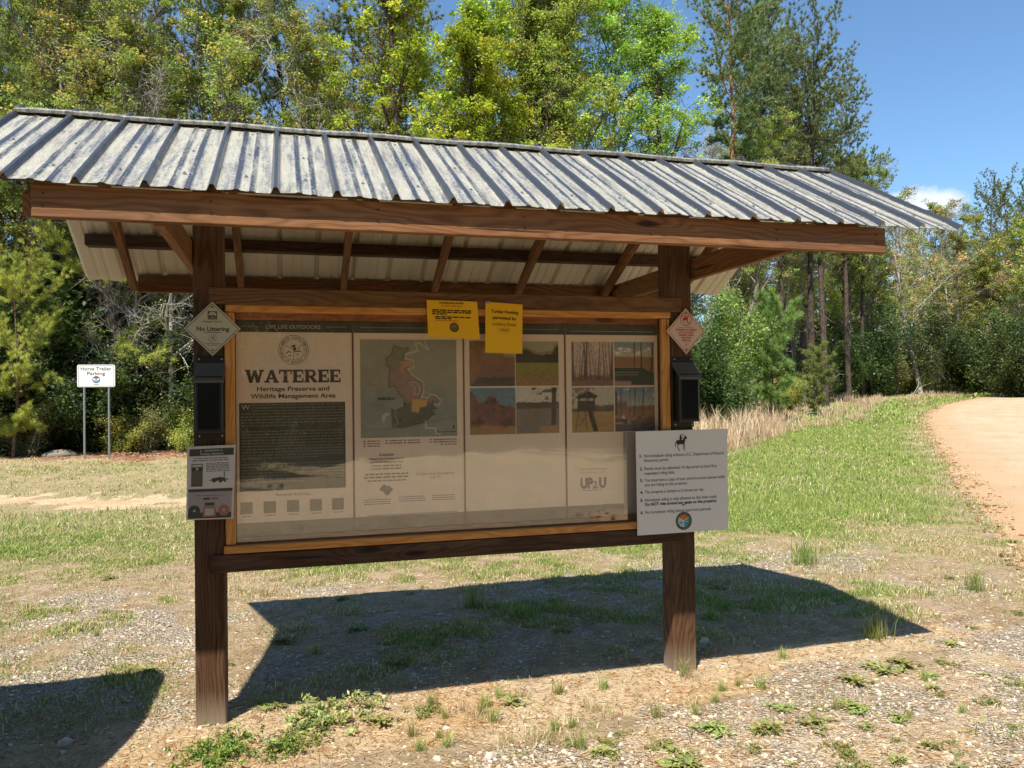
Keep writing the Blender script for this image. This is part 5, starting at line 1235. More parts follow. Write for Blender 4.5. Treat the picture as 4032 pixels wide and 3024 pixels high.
# horse trailer parking sign
ts = empty("parking_sign", "small white horse trailer parking sign on two steel legs at the left forest edge", "sign", (-4.235, 18.55, float(HT(-4.235, 18.55))))
ts.rotation_euler = (0, 0, math.radians(-3))
zoff = float(HT(-4.235, 18.55))
for x_ in (-.29, .29):
    b = B(); prof = [(-.028, 0), (-.016, 0), (-.012, -.02), (.012, -.02), (.016, 0), (.028, 0), (.028, .004), (.012, .004), (.009, -.015), (-.009, -.015), (-.012, .004), (-.028, .004)]
    n = len(prof); P = [(x_ + a * .9, c_, -.3) for a, c_ in prof] + [(x_ + a * .9, c_, 2.35) for a, c_ in prof]
    b.add(P, [list(range(n))[::-1], [n + i for i in range(n)]] + [[i, (i + 1) % n, n + (i + 1) % n, n + i] for i in range(n)]); b.build("leg", M_STEEL, ts)
pw, z0_, z1_ = .445, 1.835, 2.405
q = []
for cx_, cz_, a0 in ((pw - .04, z1_ - .04, 0), (-pw + .04, z1_ - .04, 90), (-pw + .04, z0_ + .04, 180), (pw - .04, z0_ + .04, 270)):
    for a in (0, 30, 60, 90): q.append((cx_ + .04 * math.cos(math.radians(a0 + a)), cz_ + .04 * math.sin(math.radians(a0 + a))))
b = B(); b.prism(q, -.030, -.026); tp = b.build("sign_plate", M_SIGNW, ts)
s = Sheet((-pw, z1_), (pw, z1_), (pw, z0_), (-pw, z0_), -.030); s.L("lettering", M_INK, .003); s.L("border", M_INK, .003); s.L("emblem_ring", plain("navy_ink", (.04, .05, .12), .5), .003); s.L("emblem_red", plain("red_sign_ink", (.5, .05, .04), .5), .005); s.L("emblem_blue", plain("blue_sign_ink", (.10, .35, .50), .5), .005); s.L("emblem_white", M_SIGNW, .004)
s.text("lettering", "Horse Trailer", .085, .800, .425, .085, bold=.006); s.text("lettering", "Parking", .235, .655, .305, .085, bold=.006)
for r_4 in ((.028, .022, .862, .028), (.028, .542, .862, .548), (.028, .022, .034, .548), (.856, .022, .862, .548)): s.rect("border", *r_4)
s.disc("emblem_ring", .445, .190, .090, .070, 32); s.disc("emblem_white", .445, .190, .070, None, 32); s.disc("emblem_red", .445, .190, .070, None, 16, 35, 145); s.disc("emblem_blue", .445, .190, .070, None, 16, 200, 345); s.words("lettering", .385, .505, .06, .012, 3)
s.flush(tp)
# ================================================================== trees
def frusta(P0, P1, R0, R1, sides):
    P0, P1 = np.asarray(P0, float), np.asarray(P1, float); n = len(P0)
    t = P1 - P0; L = np.linalg.norm(t, axis=1)[:, None] + 1e-9; t = t / L
    ref = np.where(np.abs(t[:, 2:3]) < .9, np.array([[0, 0, 1.]]), np.array([[1., 0, 0]])); u = np.cross(t, ref); u /= np.linalg.norm(u, axis=1)[:, None]; w = np.cross(t, u)
    a = 2 * np.pi * np.arange(sides) / sides
    ring = u[:, None] * np.cos(a)[None, :, None] + w[:, None] * np.sin(a)[None, :, None]
    V = np.concatenate([P0[:, None] + ring * np.asarray(R0)[:, None, None], (P1 + t * np.asarray(R1)[:, None] * .3)[:, None] + ring * np.asarray(R1)[:, None, None]], 1).reshape(-1, 3)
    k = np.arange(sides); q = np.stack([k, (k + 1) % sides, (k + 1) % sides + sides, k + sides], -1)
    F = (q[None] + (np.arange(n) * 2 * sides)[:, None, None]).reshape(-1, 4)
    return V, F
def unit(v): return v / (np.linalg.norm(v) + 1e-9)
class Tree:
    def __init__(s, seed): s.r = random.Random(seed); s.rs = np.random.RandomState(seed); s.segs = {0: [], 1: [], 2: [], 3: []}; s.pts = []
    def rv(s): return np.array([s.r.gauss(0, 1) for _ in range(3)])
    def limb(s, p, d, L, r0, lev, n, wob, trop, rend=.35):
        out = []; st = L / n; d = unit(d)
        for i in range(n):
            d = unit(d + s.rv() * wob + np.array([0, 0, trop])); q = p + d * st
            ra = r0 * (1 - (1 - rend) * i / n); rb = r0 * (1 - (1 - rend) * (i + 1) / n)
            s.segs[lev].append((p, q, ra, rb)); out.append((q, d, rb)); p = q
        return out
    def wood(s, name, mat, parent, levels=(0, 1, 2, 3)):
        Vs, Fs, o = [], [], 0
        for lv, sd_ in zip((0, 1, 2, 3), (9, 5, 3, 3)):
            g = s.segs[lv]
            if lv not in levels or not g: continue
            V, F = frusta([a[0] for a in g], [a[1] for a in g], [a[2] for a in g], [a[3] for a in g], sd_)
            Vs.append(V); Fs.append(F + o); o += len(V)
        return obj(name, mesh_np(name, np.concatenate(Vs), np.concatenate(Fs), mats=[mat], smoothf=True), parent)
def decid(seed, H=15, r0=.16, base=3.5, spread=4.2, nl1=17, leaves=26000, lsize=.05, pal=None, bark=None, lean=0.05, fork=False, bare=0.0, crown_r=.30, upang=.9, wob=.05, name="broadleaf_tree"):
    T = Tree(seed); root = empty(name, None, None)
    d0 = np.array([T.r.gauss(0, lean), T.r.gauss(0, lean), 1]); tr = T.limb(np.zeros(3) + (0, 0, -.2), d0, H * .93, r0, 0, 14, wob, .03, .18)
    twigs = []
    for k in range(nl1):
        f = base / H + (1 - base / H) * (k + T.r.random() * .8) / nl1; i = min(13, int(f * 14)); p, d, r = tr[i]
        az = k * 2.4 + T.r.random(); L = spread * (1.05 - .72 * f ** 1.6) * T.r.uniform(.65, 1.15); el = upang * T.r.uniform(.5, 1.1) + .5 * f
        dd = np.array([math.cos(az) * math.cos(el), math.sin(az) * math.cos(el), math.sin(el)])
        l1 = T.limb(p, dd, L, r * .5 + .012, 1, 6, .13, .03, .3)
        for j, (p1, d1, r1) in enumerate(l1):
            for m_ in range(2 if j < 5 else 3):
                d2 = unit(d1 + T.rv() * .75 + np.array([0, 0, .15])); l2 = T.limb(p1, d2, L * T.r.uniform(.22, .42), r1 * .5 + .004, 2, 3, .2, .04, .4)
                for (p2, dd2, r2) in l2:
                    for _ in range(2):
                        d3 = unit(dd2 + T.rv() * .9); l3 = T.limb(p2, d3, T.r.uniform(.25, .6), .007, 3, 2, .25, .02, .5); twigs += [(q[0], dd2) for q in l3]
    T.wood("trunk", bark, root, (0, 1)); 
    tw = T.wood("twigs", bark, root, (2, 3))
    if leaves:
        tp = np.array([t[0] for t in twigs]); rs = T.rs
        keep = fbm(tp[:, 0] * .9 + seed, tp[:, 1] * .9 + tp[:, 2] * .8, .9, 3) > (-.07 + bare)
        tp = tp[keep] if keep.sum() > 50 else tp
        tp = tp[rs.permutation(len(tp))[:max(60, int(len(tp) * .42))]]
        wgt = rs.rand(len(tp)) ** 1.5 + .08; ci = rs.choice(len(tp), leaves, p=wgt / wgt.sum()); P = tp[ci] + rs.randn(leaves, 3) * np.array([.5, .5, .30]) * crown_r * (.45 + .5 * rs.rand(len(tp))[ci])[:, None]
        tone = rs.rand(len(tp))[ci]
        c = pal[np.minimum((tone * len(pal)).astype(int), len(pal) - 1)] * (.6 + .7 * rs.rand(leaves, 1)) * (.75 + .5 * rs.rand(len(tp), 1)[ci])
        V, F = leaf_quads(P, lsize, None, rs, .5)
        obj("crown", mesh_np("crown", V, F, col=np.repeat(c, 4, 0), mats=[M_LEAF]), root)
    return root
def needles(Pc, D, k, L, w, cols, rs, droop=.0):
    n = len(Pc) * k; P = np.repeat(Pc, k, 0); Dn = np.repeat(D, k, 0) + rs.randn(n, 3) * .62; Dn[:, 2] += .1 - droop; Dn /= np.linalg.norm(Dn, axis=1)[:, None]
    sdv = np.cross(Dn, rs.randn(n, 3)); sdv /= np.linalg.norm(sdv, axis=1)[:, None] + 1e-9; l = (L * (.6 + .6 * rs.rand(n)))[:, None]
    P = P - Dn * l * .12 + rs.randn(n, 3) * .03
    V = np.stack([P - sdv * w / 2, P + sdv * w / 2, P + Dn * l], 1).reshape(-1, 3); F = (np.arange(n) * 3)[:, None] + np.array([[0, 1, 2]])
    c = cols[rs.randint(0, len(cols), n)] * (.6 + .7 * rs.rand(n, 1)); return V, F, np.repeat(c, 3, 0)
def pine(seed, H=24, r0=.2, cb=.5, spread=3.4, nb=46, k=16, nl=.22, nw=.028, cols=None, bark=None, name="pine_tree", stubs=10, layer=None, dens=1.0):
    T = Tree(seed); root = empty(name, None, None)
    tr = T.limb(np.array([0, 0, -.2]), np.array([T.r.gauss(0, .02), T.r.gauss(0, .02), 1]), H, r0, 0, 18, .02, .02, .12); tips = []
    for b_ in range(nb):
        f = cb + (1 - cb) * ((b_ + T.r.random() * .7) / nb)
        if layer: f = layer[b_ % len(layer)] + T.r.gauss(0, .008)
        i = min(17, int(f * 18)); p0, d, r = tr[i]; p = p0 + np.array([0, 0, (f * 18 - i - 1) * H / 18])
        az = b_ * 2.4 + T.r.random() * .8; g = (f - cb) / (1 - cb); L = spread * (math.sin(math.pi * min(1, .25 + .75 * (1 - g))) ** .7 * .9 + .12) * T.r.uniform(.55, 1.15)
        el = T.r.uniform(-.05, .35) + g * .7; dd = np.array([math.cos(az) * math.cos(el), math.sin(az) * math.cos(el), math.sin(el)])
        l1 = T.limb(p, dd, L, r * .28 + .012, 1, 6, .10, .05, .3)
        for j, (p1, d1, r1) in enumerate(l1):
            if j < 1: continue
            for m_ in range(3):
                d2 = unit(d1 + T.rv() * .7 + np.array([0, 0, .25])); l2 = T.limb(p1, d2, L * T.r.uniform(.14, .3), .012, 2, 2, .15, .12, .5); tips += [(q, dq) for q, dq, _ in l2]
        tips.append((l1[-1][0], l1[-1][1]))
    for b_ in range(stubs):
        f = T.r.uniform(.12, cb); i = min(17, int(f * 18)); p, d, r = tr[i]; az = T.r.random() * 6.28; T.limb(p, np.array([math.cos(az), math.sin(az), T.r.uniform(-.2, .4)]), T.r.uniform(.4, 1.8), .02, 2, 4, .15, 0, .3)
    T.wood("trunk", bark, root, (0,)); T.wood("branches", bark, root, (1, 2))
    P = np.array([t[0] for t in tips]); D = np.array([t[1] for t in tips]); sel = T.rs.rand(len(P)) < dens
    V, F, C = needles(P[sel], D[sel], k, nl, nw, cols, T.rs)
    obj("crown", mesh_np("crown", V, F, col=C, mats=[M_NEEDLE]), root); return root
def shrub(seed, H=2.6, R=1.6, n=9000, lsize=.05, pal=None, bark=None, stems=9, name="shrub", hollow=.5):
    T = Tree(seed); root = empty(name, None, None); tips = []
    for k_ in range(stems):
        az = k_ * 2.4; el = T.r.uniform(.7, 1.4); l0 = T.limb(np.array([T.r.gauss(0, .12), T.r.gauss(0, .12), -.05]), np.array([math.cos(az) * math.cos(el) * R / H * 1.4, math.sin(az) * math.cos(el) * R / H * 1.4, math.sin(el)]), H * T.r.uniform(.6, .98), .022, 1, 6, .16, .04, .3)
        for p1, d1, r1 in l0:
            for m_ in range(4):
                l2 = T.limb(p1, unit(d1 + T.rv() * .9), T.r.uniform(.25, .55) * R * .6, .007, 2, 3, .3, .03, .4); tips += [q[0] for q in l2]
    T.wood("stems", bark, root, (1, 2))
    if n:
        tp = np.array(tips); rs = T.rs; tp = tp[fbm(tp[:, 0] * 1.7 + seed, tp[:, 1] * 1.7 + tp[:, 2] * 1.9, 1.0, 2) > -.16]; ci = rs.randint(0, len(tp), n); P = tp[ci] + rs.randn(n, 3) * .13 * max(1, H / 3); P[:, 2] = np.abs(P[:, 2]) + .02
        c = pal[rs.randint(0, len(pal), len(tp))[ci]] * (.65 + .7 * rs.rand(n, 1)); V, F = leaf_quads(P, lsize, None, rs, .6)
        obj("foliage", mesh_np("foliage", V, F, col=np.repeat(c, 4, 0), mats=[M_LEAF]), root)
    return root
def kids(o): return [c for c in bpy.data.objects if c.parent == o]
_kids = {}
def clone(root, name, x, y, sc, rot, label, cat, group, zs=1.0):
    if root not in _kids: _kids[root] = (kids(root), [False])
    ks, used = _kids[root]
    if not used[0]: r = root; used[0] = True
    else:
        r = root.copy(); COL.objects.link(r)
        for c in ks:
            d = c.copy(); COL.objects.link(d); d.parent = r
    r.name = name; r.location = (x, y, float(HT(x, y)) - .03); r.scale = (sc, sc, sc * zs); r.rotation_euler = (0, 0, rot)
    tagit(r, label, cat, group); return r
M_LEAF = leafmat("tree_leaf", 0.48, gain=1.10)
M_NEEDLE = leafmat("pine_needle", 0.25, gain=1.1)
BK_G = barkmat("grey_bark", (.10, .08, .06), (.30, .26, .21)); BK_P = barkmat("pale_bark", (.24, .21, .17), (.56, .52, .46)); BK_D = barkmat("dark_bark", (.045, .032, .025), (.15, .11, .085)); BK_R = barkmat("pine_bark", (.08, .045, .03), (.27, .17, .12), (5, 5, 1.2)); BK_O = barkmat("orange_pine_bark", (.14, .07, .04), (.46, .26, .14), (5, 5, 1.2))
BK_K = barkmat("dark_pine_bark", (.03, .022, .018), (.13, .095, .075), (5, 5, 1.2))
A_ = np.array
P_OL = A_([(.32, .39, .08), (.38, .43, .10), (.25, .33, .06), (.42, .42, .10), (.29, .37, .08), (.45, .37, .09)])
P_YG = A_([(.39, .52, .045), (.46, .56, .06), (.31, .45, .045), (.50, .54, .06)])
P_LG = A_([(.34, .46, .07), (.41, .53, .09), (.27, .38, .06), (.44, .51, .10)])
P_RU = A_([(.44, .33, .15), (.38, .37, .14), (.32, .38, .12), (.50, .34, .15), (.30, .37, .11)])
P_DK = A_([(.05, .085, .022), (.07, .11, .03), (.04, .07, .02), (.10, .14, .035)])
P_MG = A_([(.20, .31, .07), (.27, .39, .09), (.15, .24, .05), (.35, .46, .13)])
P_TN = A_([(.27, .26, .10), (.33, .31, .13), (.20, .22, .07)])
N_DK = A_([(.15, .205, .07), (.20, .25, .085), (.11, .15, .055), (.27, .30, .10)])
N_YG = A_([(.52, .56, .10), (.44, .50, .09), (.60, .62, .15), (.34, .42, .08)])
N_BG = A_([(.19, .27, .07), (.25, .33, .085), (.32, .38, .10), (.14, .21, .06)])
OL = [decid(21, 15, .15, 3.6, 4.4, 17, 26000, .042, P_OL, BK_G, .10, bare=-.02), decid(22, 16, .17, 4.5, 4.6, 17, 24000, .042, P_OL, BK_G, .14, bare=.02), decid(23, 13, .12, 2.6, 3.8, 15, 22000, .042, P_OL, BK_P, .08, bare=.0)]
YG = [decid(31, 16, .17, 3.8, 4.4, 20, 34000, .055, P_YG, BK_D, .01, crown_r=.36, wob=.025), decid(32, 15, .13, 3.0, 3.6, 18, 26000, .055, P_YG, BK_D, .01, crown_r=.36, wob=.025)]
LG = [decid(41, 17, .19, 4.5, 5.0, 20, 38000, .050, P_LG, BK_D, .02, crown_r=.40, wob=.03), decid(42, 15.5, .16, 4.0, 4.4, 18, 30000, .050, P_LG, BK_G, .02, crown_r=.40, wob=.03)]
RU = [decid(51, 15, .20, 2.6, 5.2, 18, 15000, .066, P_RU, BK_P, .05, crown_r=.42), decid(52, 14, .16, 2.2, 4.6, 17, 20000, .070, P_OL, BK_G, .06, crown_r=.42)]
BR = [decid(61, 11, .085, 2.0, 2.4, 16, 1500, .035, P_OL, BK_P, .07, upang=.7, name="sapling"), decid(62, 9, .07, 1.2, 2.0, 15, 900, .035, P_TN, BK_P, .10, upang=.5, name="sapling")]
PT = [pine(71, 25, .27, .48, 4.1, 46, 34, .26, .03, N_DK, BK_K), pine(72, 23, .25, .44, 3.7, 42, 34, .26, .03, N_DK, BK_K), pine(73, 27, .22, .56, 3.8, 50, 28, .28, .034, N_DK, BK_O)]
PYL = pine(81, 8.0, .075, .12, 2.5, 54, 60, .22, .009, N_YG, BK_R, name="young_pine", stubs=4, layer=[.17, .20, .34, .37, .56, .60, .80, .93])
PYR = pine(82, 5.6, .06, .10, 1.5, 44, 34, .26, .012, N_BG, BK_R, name="young_pine", stubs=0)
PMD = [pine(83, 14, .12, .22, 2.9, 46, 34, .24, .013, N_BG, BK_R)]
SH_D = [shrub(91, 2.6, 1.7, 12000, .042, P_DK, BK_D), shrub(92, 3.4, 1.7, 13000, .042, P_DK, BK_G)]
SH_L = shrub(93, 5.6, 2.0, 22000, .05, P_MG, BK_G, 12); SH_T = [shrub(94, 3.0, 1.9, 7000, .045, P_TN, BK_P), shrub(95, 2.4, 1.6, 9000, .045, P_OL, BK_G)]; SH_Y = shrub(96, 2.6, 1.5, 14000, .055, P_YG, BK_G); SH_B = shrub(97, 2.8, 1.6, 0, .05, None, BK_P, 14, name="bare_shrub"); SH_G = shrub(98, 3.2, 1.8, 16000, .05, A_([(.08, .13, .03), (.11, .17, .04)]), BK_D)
ORD = ["first", "second", "third", "fourth", "fifth", "sixth", "seventh", "eighth", "ninth", "tenth", "eleventh", "twelfth", "thirteenth", "fourteenth", "fifteenth", "sixteenth"]
def row(protos, spots, name, desc, where, group):
    spots = sorted(spots, key=lambda t: t[0]); n = len(spots)
    for i_, t in enumerate(spots):
        dx, dd, sc = t[:3]; x_, y_ = spot(dx, dd); pr = protos[i_ % len(protos)] if len(t) < 4 else protos[t[3]]
        lab = desc + " " + where if n == 1 else ORD[i_] + " " + desc + " from the left " + where if i_ < 16 else desc + " " + where
        clone(pr, name, x_, y_, sc, rnd.uniform(0, 6.28), lab, "shrub" if "shrub" in name else "tree", group, zs=rnd.uniform(.94, 1.08))
row(OL, [(-60, 27, 1.05), (30, 26, .95), (120, 29, 1.1), (215, 27, .95), (330, 26.5, 1.0), (420, 28.5, 1.05), (520, 26, .95), (610, 28, 1.05), (700, 27, 1.0), (790, 29, 1.0)], "budding_tree", "olive budding tree", "above the roof's left half", "budding trees along the left forest edge")
row(YG, [(915, 25, 1.0, 0), (1000, 28, 1.02, 1), (1080, 27, .95, 0)], "yellow_green_tree", "bright yellow green leafing tree", "above the middle of the roof", "yellow green trees behind the kiosk")
row(LG, [(1140, 31, 1.05), (1240, 30, .98), (1330, 33, 1.08), (1420, 33, 1.0), (1190, 37, 1.15)], "light_green_tree", "fresh light green tree", "behind the roof's right half", "light green trees behind the kiosk")
row(BR, [(1475, 36, 1.15, 0), (1440, 36, 1.2, 1), (1560, 50, 1.5, 0), (1600, 54, 1.5, 0), (1420, 33, 1.1, 1)], "sapling", "slender pale barked sapling", "between the light green trees and the pines", "pale saplings right of the roof's middle")
row(PT, [(1562, 43, .92, 2), (1640, 52, 1.0, 1), (1692, 52, .90, 0), (1735, 60, .90, 1), (1752, 50, .84, 0), (1783, 49, .84, 1), (1832, 60, .78, 0), (1862, 64, .70, 1), (1705, 61, 1.05, 0), (1610, 58, 1.1, 0)], "pine_tree", "tall bare-trunked pine", "in the clump against the sky", "tall pines against the sky")
row(PT, [(1972, 116, .82), (2105, 108, .74), (2150, 104, .80), (2195, 98, .78), (2225, 100, .84)], "pine_tree", "distant pine crown", "in the low skyline at the right", "distant pines at the right")
row(PT, [(40, 34, .72), (160, 36, .8), (270, 33, .66), (640, 34, .8), (760, 33, .75), (830, 38, .85)], "pine_tree", "dark pine", "behind the left budding trees", "pines in the left forest")
row(PMD, [(-30, 28, .85), (75, 27, .72), (170, 31, .8)], "pine_tree", "mid sized green needled pine", "below the roof's left end", "mid sized pines at the left edge")
x_, y_ = spot(226, 26.6); clone(PYL, "young_pine", x_, y_, 1.08, .4, "young pine with yellow green layered boughs behind the horse trailer sign", "tree", None)
x_, y_ = spot(28, 24.8); clone(PYL, "young_pine", x_, y_, .62, 2.4, "smaller yellow green young pine at the left edge of the picture", "tree", None)
x_, y_ = spot(1672, 35); clone(PYR, "young_pine", x_, y_, .86, 0, "feathery blue green young pine right of the white rules board", "tree", None)
x_, y_ = spot(1760, 40); clone(PYR, "young_pine", x_, y_, .55, 1.7, "small pine seedling to the right of the feathery young pine", "tree", None)
x_, y_ = spot(1990, 70); clone(RU[0], "spreading_tree", x_, y_, 1.05, 1.1, "spreading tree with a pale trunk and rusty buds left of the road", "tree", None)
row([BR[0]], [(293, 26.2, .8), (360, 25.4, .95), (340, 27.0, .9)], "sapling", "thin grey trunk", "between the parking sign and the left post", "thin trunks left of the kiosk")
row(RU + OL[:1], [(1880, 74, 1.0), (1935, 80, 1.0), (2060, 84, 1.1), (2130, 86, 1.1), (2200, 88, 1.1), (2245, 82, 1.05), (2090, 95, 1.25), (1900, 92, 1.2), (2020, 98, 1.25), (2170, 98, 1.3), (1840, 84, 1.1)], "rusty_tree", "rusty budding tree", "in the forest beyond the road", "rusty budding trees at the right")
row(OL + LG[1:], [(1590, 48, 1.0), (1660, 56, 1.0), (1720, 62, 1.1), (1770, 66, 1.1), (1830, 64, 1.05), (1620, 60, 1.2), (1860, 70, 1.1), (1800, 74, 1.25), (1560, 44, 1.0), (1520, 40, .95), (1630, 50, 1.0), (1690, 52, 1.0), (1750, 60, 1.05)], "budding_tree", "thin olive budding tree", "under the beam's right end", "budding trees right of the kiosk")
x_, y_ = spot(1542, 35); clone(SH_L, "tall_shrub", x_, y_, .98, 0, "tall light green leafy shrub just right of the right post", "shrub", None)
x_, y_ = spot(1592, 38); clone(SH_L, "tall_shrub", x_, y_, .5, 2, "lower light green shrub between the tall one and the young pine", "shrub", None)
x_, y_ = spot(1508, 36); clone(SH_L, "tall_shrub", x_, y_, 1.0, 4, "light green shrub mostly hidden behind the right post", "shrub", None)
x_, y_ = spot(1822, 62); clone(SH_G, "dark_shrub", x_, y_, 1.35, 0, "round dark green bush by the grass near the pine trunks", "shrub", None)
x_, y_ = spot(2172, 80); clone(SH_Y, "yellow_shrub", x_, y_, 1.35, 0, "bright yellow green bush beside the far end of the road", "shrub", None)
row(SH_T + [SH_B], [(1610, 41, .8), (1700, 44, .9), (1735, 50, 1.0), (1775, 56, 1.0), (1850, 66, 1.2), (1885, 68, 1.2), (1925, 70, 1.3), (1965, 72, 1.3), (2005, 74, 1.3), (2045, 76, 1.3), (2085, 77, 1.3), (2125, 80, 1.3), (2230, 82, 1.2)], "low_shrub", "low tangled shrub", "at the right forest's foot", "low shrubs on the right forest edge")
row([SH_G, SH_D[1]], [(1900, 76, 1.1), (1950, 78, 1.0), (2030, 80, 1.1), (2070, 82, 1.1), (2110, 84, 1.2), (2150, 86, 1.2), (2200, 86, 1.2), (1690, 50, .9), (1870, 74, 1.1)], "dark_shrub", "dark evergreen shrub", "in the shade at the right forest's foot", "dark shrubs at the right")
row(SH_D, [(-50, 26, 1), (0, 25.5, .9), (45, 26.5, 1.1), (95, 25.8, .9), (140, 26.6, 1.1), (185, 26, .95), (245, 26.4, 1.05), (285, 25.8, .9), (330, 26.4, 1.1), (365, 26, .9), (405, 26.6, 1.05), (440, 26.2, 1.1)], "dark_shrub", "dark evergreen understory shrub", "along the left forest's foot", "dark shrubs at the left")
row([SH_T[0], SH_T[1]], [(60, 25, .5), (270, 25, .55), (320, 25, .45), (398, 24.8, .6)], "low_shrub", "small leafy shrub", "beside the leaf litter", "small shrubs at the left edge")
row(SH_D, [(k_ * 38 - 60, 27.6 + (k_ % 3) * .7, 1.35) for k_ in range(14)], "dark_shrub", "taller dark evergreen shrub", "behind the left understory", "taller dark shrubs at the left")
# deeper rows, seen only as a mixed mass of trunks and crowns between the front ones
def deep(n, dx0, dx1, d0, d1, protos, scs, label, group, name="forest_tree"):
    for k_ in range(n):
        dx = dx0 + (dx1 - dx0) * (k_ + rnd.random()) / n; dd = rnd.uniform(d0, d1); x_, y_ = spot(dx, dd)
        clone(rnd.choice(protos), name, x_, y_, rnd.uniform(*scs), rnd.uniform(0, 6.28), label, "tree", group)
deep(16, -80, 1100, 31, 40, OL + [PT[1]], (.9, 1.1), "tree in the second row of the forest behind the kiosk's left half", "second row trees at the left")
deep(18, -80, 1500, 42, 56, [PT[0], PT[1], OL[1], LG[1]], (.75, .95), "tree deep in the shaded forest behind the kiosk", "deep forest trees")
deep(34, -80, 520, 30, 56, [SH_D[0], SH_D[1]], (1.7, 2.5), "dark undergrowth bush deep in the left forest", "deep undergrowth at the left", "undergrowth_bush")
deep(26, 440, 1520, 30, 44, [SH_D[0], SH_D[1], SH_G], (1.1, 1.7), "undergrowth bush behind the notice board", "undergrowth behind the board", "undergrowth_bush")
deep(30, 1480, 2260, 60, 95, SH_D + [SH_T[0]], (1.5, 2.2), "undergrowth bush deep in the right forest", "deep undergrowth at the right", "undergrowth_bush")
deep(14, 1560, 1900, 72, 100, [PT[1], OL[0], OL[1], RU[1]], (.8, .9), "tree deep in the forest beyond the tall pines", "deep trees right of the kiosk")
deep(14, 1900, 2270, 96, 125, [RU[0], RU[1]], (1.0, 1.2), "tree deep in the right hand forest past the road", "deep trees at the far right")
# the clearing's other side, behind the photographer: it is what the acrylic cover mirrors
for k_ in range(20):
    x_ = -22 + k_ * 2.7 + rnd.uniform(-.8, .8); y_ = -26 - rnd.uniform(0, 5)
    clone(rnd.choice([PMD[0], SH_D[1], LG[1], OL[2]]), "far_side_tree", x_, y_, 1.6 if k_ % 2 else 1.1, rnd.uniform(0, 6.28), "tree on the far side of the clearing, behind the camera", "tree", "trees behind the camera")
for k_ in range(44):
    x_ = -24 + k_ * 1.3; y_ = -23.5 - rnd.uniform(0, 3.5)
    clone(SH_D[k_ % 2], "far_side_bush", x_, y_, rnd.uniform(2.0, 2.8), rnd.uniform(0, 6.28), "bush on the far side of the clearing, behind the camera", "shrub", "bushes behind the camera")
for k_, (x_, y_, s_) in enumerate([(-1.6, -13.5, 1.3), (-3.4, -12.0, 1.2), (-2.0, -16.5, 1.6), (-4.5, -15.5, 1.5), (-.6, -19.0, 1.7), (-5.8, -11.5, 1.2), (-3.0, -19.5, 1.8)]):  # unseen bushes added so the left panel mirrors something dark
    clone(SH_D[k_ % 2], "reflection_bush", x_, y_, s_, k_ * 1.3, "dark bush in the clearing behind the camera", "shrub", "bushes in the clearing behind the camera")
# fallen branches
for (dx, dd, L_, rot, lab) in ((300, 24.0, 1.6, -.15, "dark fallen branch on the leaf litter right of the parking sign"), (1950, 62, 3.2, .35, "long pale fallen branch at the right forest's foot"), (1695, 34, 1.5, -.3, "thin pale leaning stick in the tall dry grass")):
    T = Tree(int(dx)); x_, y_ = spot(dx, dd); T.limb(np.array([0, 0, .05]), np.array([math.cos(rot), math.sin(rot), .5 if dx == 1695 else .02]), L_, .014 if dx == 1695 else .024, 0, 8, .08, .0, .4)
    if dx > 1800:
        for q in (2, 4, 5): T.limb(T.segs[0][q][0], T.rv() * .5 + np.array([.8, 0, .3]), 1.6, .02, 1, 4, .2, 0, .3)
    r_ = T.wood("fallen_branch", BK_D if dx == 300 else BK_P, None); r_.location = (x_, y_, float(HT(x_, y_))); tagit(r_, lab, "branch")
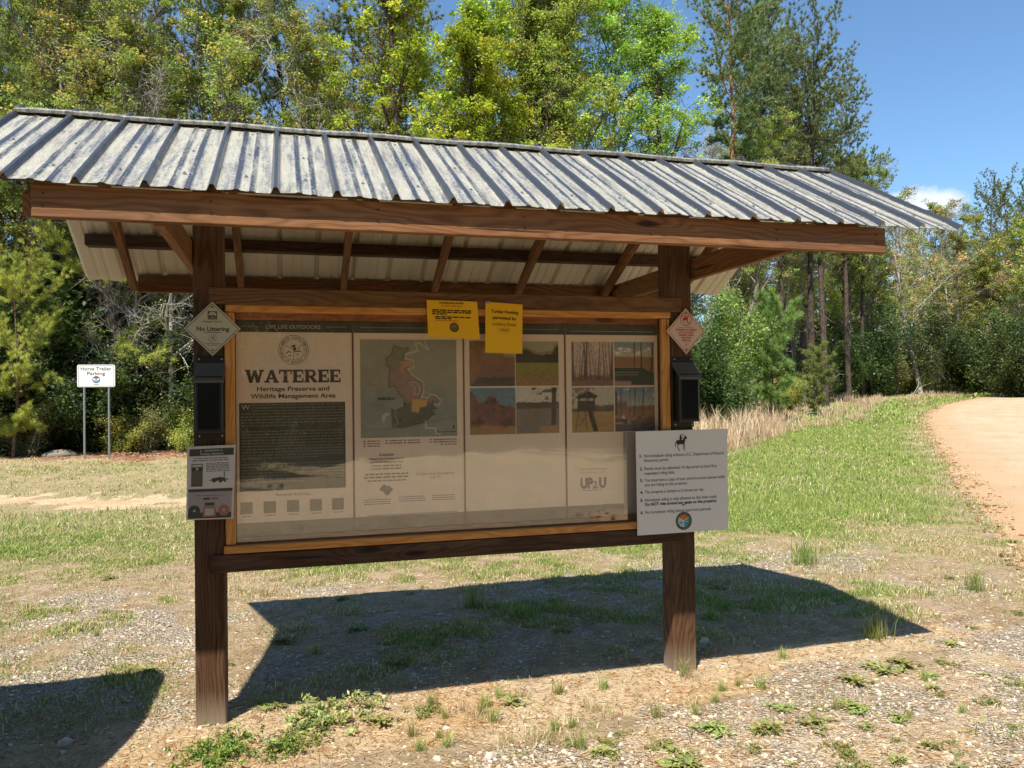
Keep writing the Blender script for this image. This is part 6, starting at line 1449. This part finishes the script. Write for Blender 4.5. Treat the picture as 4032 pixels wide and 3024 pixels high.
# unseen vehicle added past the left frame edge, shaped to throw the lower-left shadow
def shadow_suv():
    e = empty("shadow_van", "dark boxy vehicle parked left of the kiosk", "vehicle", (-.92, .05, 0))
    M_PAINT = plain("dark_car_paint", (.02, .024, .03), rough=.22, spec=.6, var=.02); M_GLASSD = plain("dark_car_glass", (.01, .012, .014), rough=.06, spec=.7)
    M_TYRE = plain("tyre_rubber", (.02, .02, .02), .85)
    def loop(z, x1, y0, y1, x0, rn, rf):
        pts = []
        for cx_, cy_, r_, a0 in ((x1 - rf, y1 - rf, rf, 0), (x0 + rf, y1 - rf, rf, 90), (x0 + rn, y0 + rn, rn, 180), (x1 - rn, y0 + rn, rn, 270)):
            for a in range(0, 91, 15): t = math.radians(a0 + a); pts.append((cx_ + r_ * math.cos(t), cy_ + r_ * math.sin(t), z))
        return pts
    L = [loop(.32, -.02, -1.78, .0, -4.6, .35, .1), loop(.6, 0, -1.84, .03, -4.65, .5, .12), loop(1.0, 0, -1.85, .03, -4.65, .55, .12), loop(1.12, -.01, -1.80, .02, -4.6, .55, .12), loop(1.62, .03, -1.66, .0, -3.9, .75, .12), loop(1.84, .0, -1.60, -.03, -3.7, .8, .12), loop(1.90, -.1, -1.45, -.12, -3.5, .75, .15)]
    n = len(L[0]); V = [p for l in L for p in l]; b = B(); fs = [[j * n + i, j * n + (i + 1) % n, (j + 1) * n + (i + 1) % n, (j + 1) * n + i] for j in range(len(L) - 1) if j != 3 for i in range(n)]
    b.add(V, fs + [list(range(n))[::-1], [(len(L) - 1) * n + i for i in range(n)]]); b.build("body", M_PAINT, e, smoothf=True)
    b = B(); b.add(L[3] + L[4], [[i, (i + 1) % n, n + (i + 1) % n, n + i] for i in range(n)]); b.build("windows", M_GLASSD, e)
    M_LAMP = plain("lamp_plastic", (.35, .03, .02), .25); M_TRIMP = plain("black_bumper_plastic", (.03, .03, .03), .7)
    b = B(); b.box(-.12, .06, -1.72, -.10, .36, .58, axis=1, bev=.03); b.build("bumper", M_TRIMP, e)
    for wy in (-1.36, -.10):
        b = B(); b.box(-.03, .035, wy - .07, wy + .07, .72, 1.02, axis=2, bev=.015); b.build("tail_light", M_LAMP, e)
    b = B(); b.box(.0, .028, -1.02, -.5, .74, .87, axis=1, bev=.004); b.build("number_plate_recess", M_TRIMP, e)
    for wx in (-1.55, -2.75):
        b = B(); b.box(wx - .05, wx + .05, -1.83, -1.62, 1.10, 1.64, axis=2, bev=.01); b.build("window_pillar", M_PAINT, e)
    b = B()
    for wx in (-1.5, -2.8): b.box(wx - .22, wx - .06, -1.875, -1.845, .93, .96, bev=.006)
    b.build("door_handle", M_TRIMP, e)
    for wx in (-.85, -3.75):
        for wy in (-1.80, -.16):
            b = B(); b.tube([(wx, wy - .05, .34), (wx, wy + .19, .34)], .34, 26); w = b.build("wheel", M_TYRE, e)
            b = B(); b.tube([(wx, wy - .06, .34), (wx, wy - .052, .34)], .20, 20); b.build("rim", M_STEEL, w)
    return e
shadow_suv()
# rename parts is not needed: every proto that no row has used is dropped
for pr in OL + YG + LG + RU + BR + PT + PMD + SH_D + SH_T + [SH_B, SH_G, SH_Y, SH_L, PYL, PYR]:
    if pr not in _kids or not _kids[pr][1][0]:
        for c in kids(pr): bpy.data.objects.remove(c)
        bpy.data.objects.remove(pr)
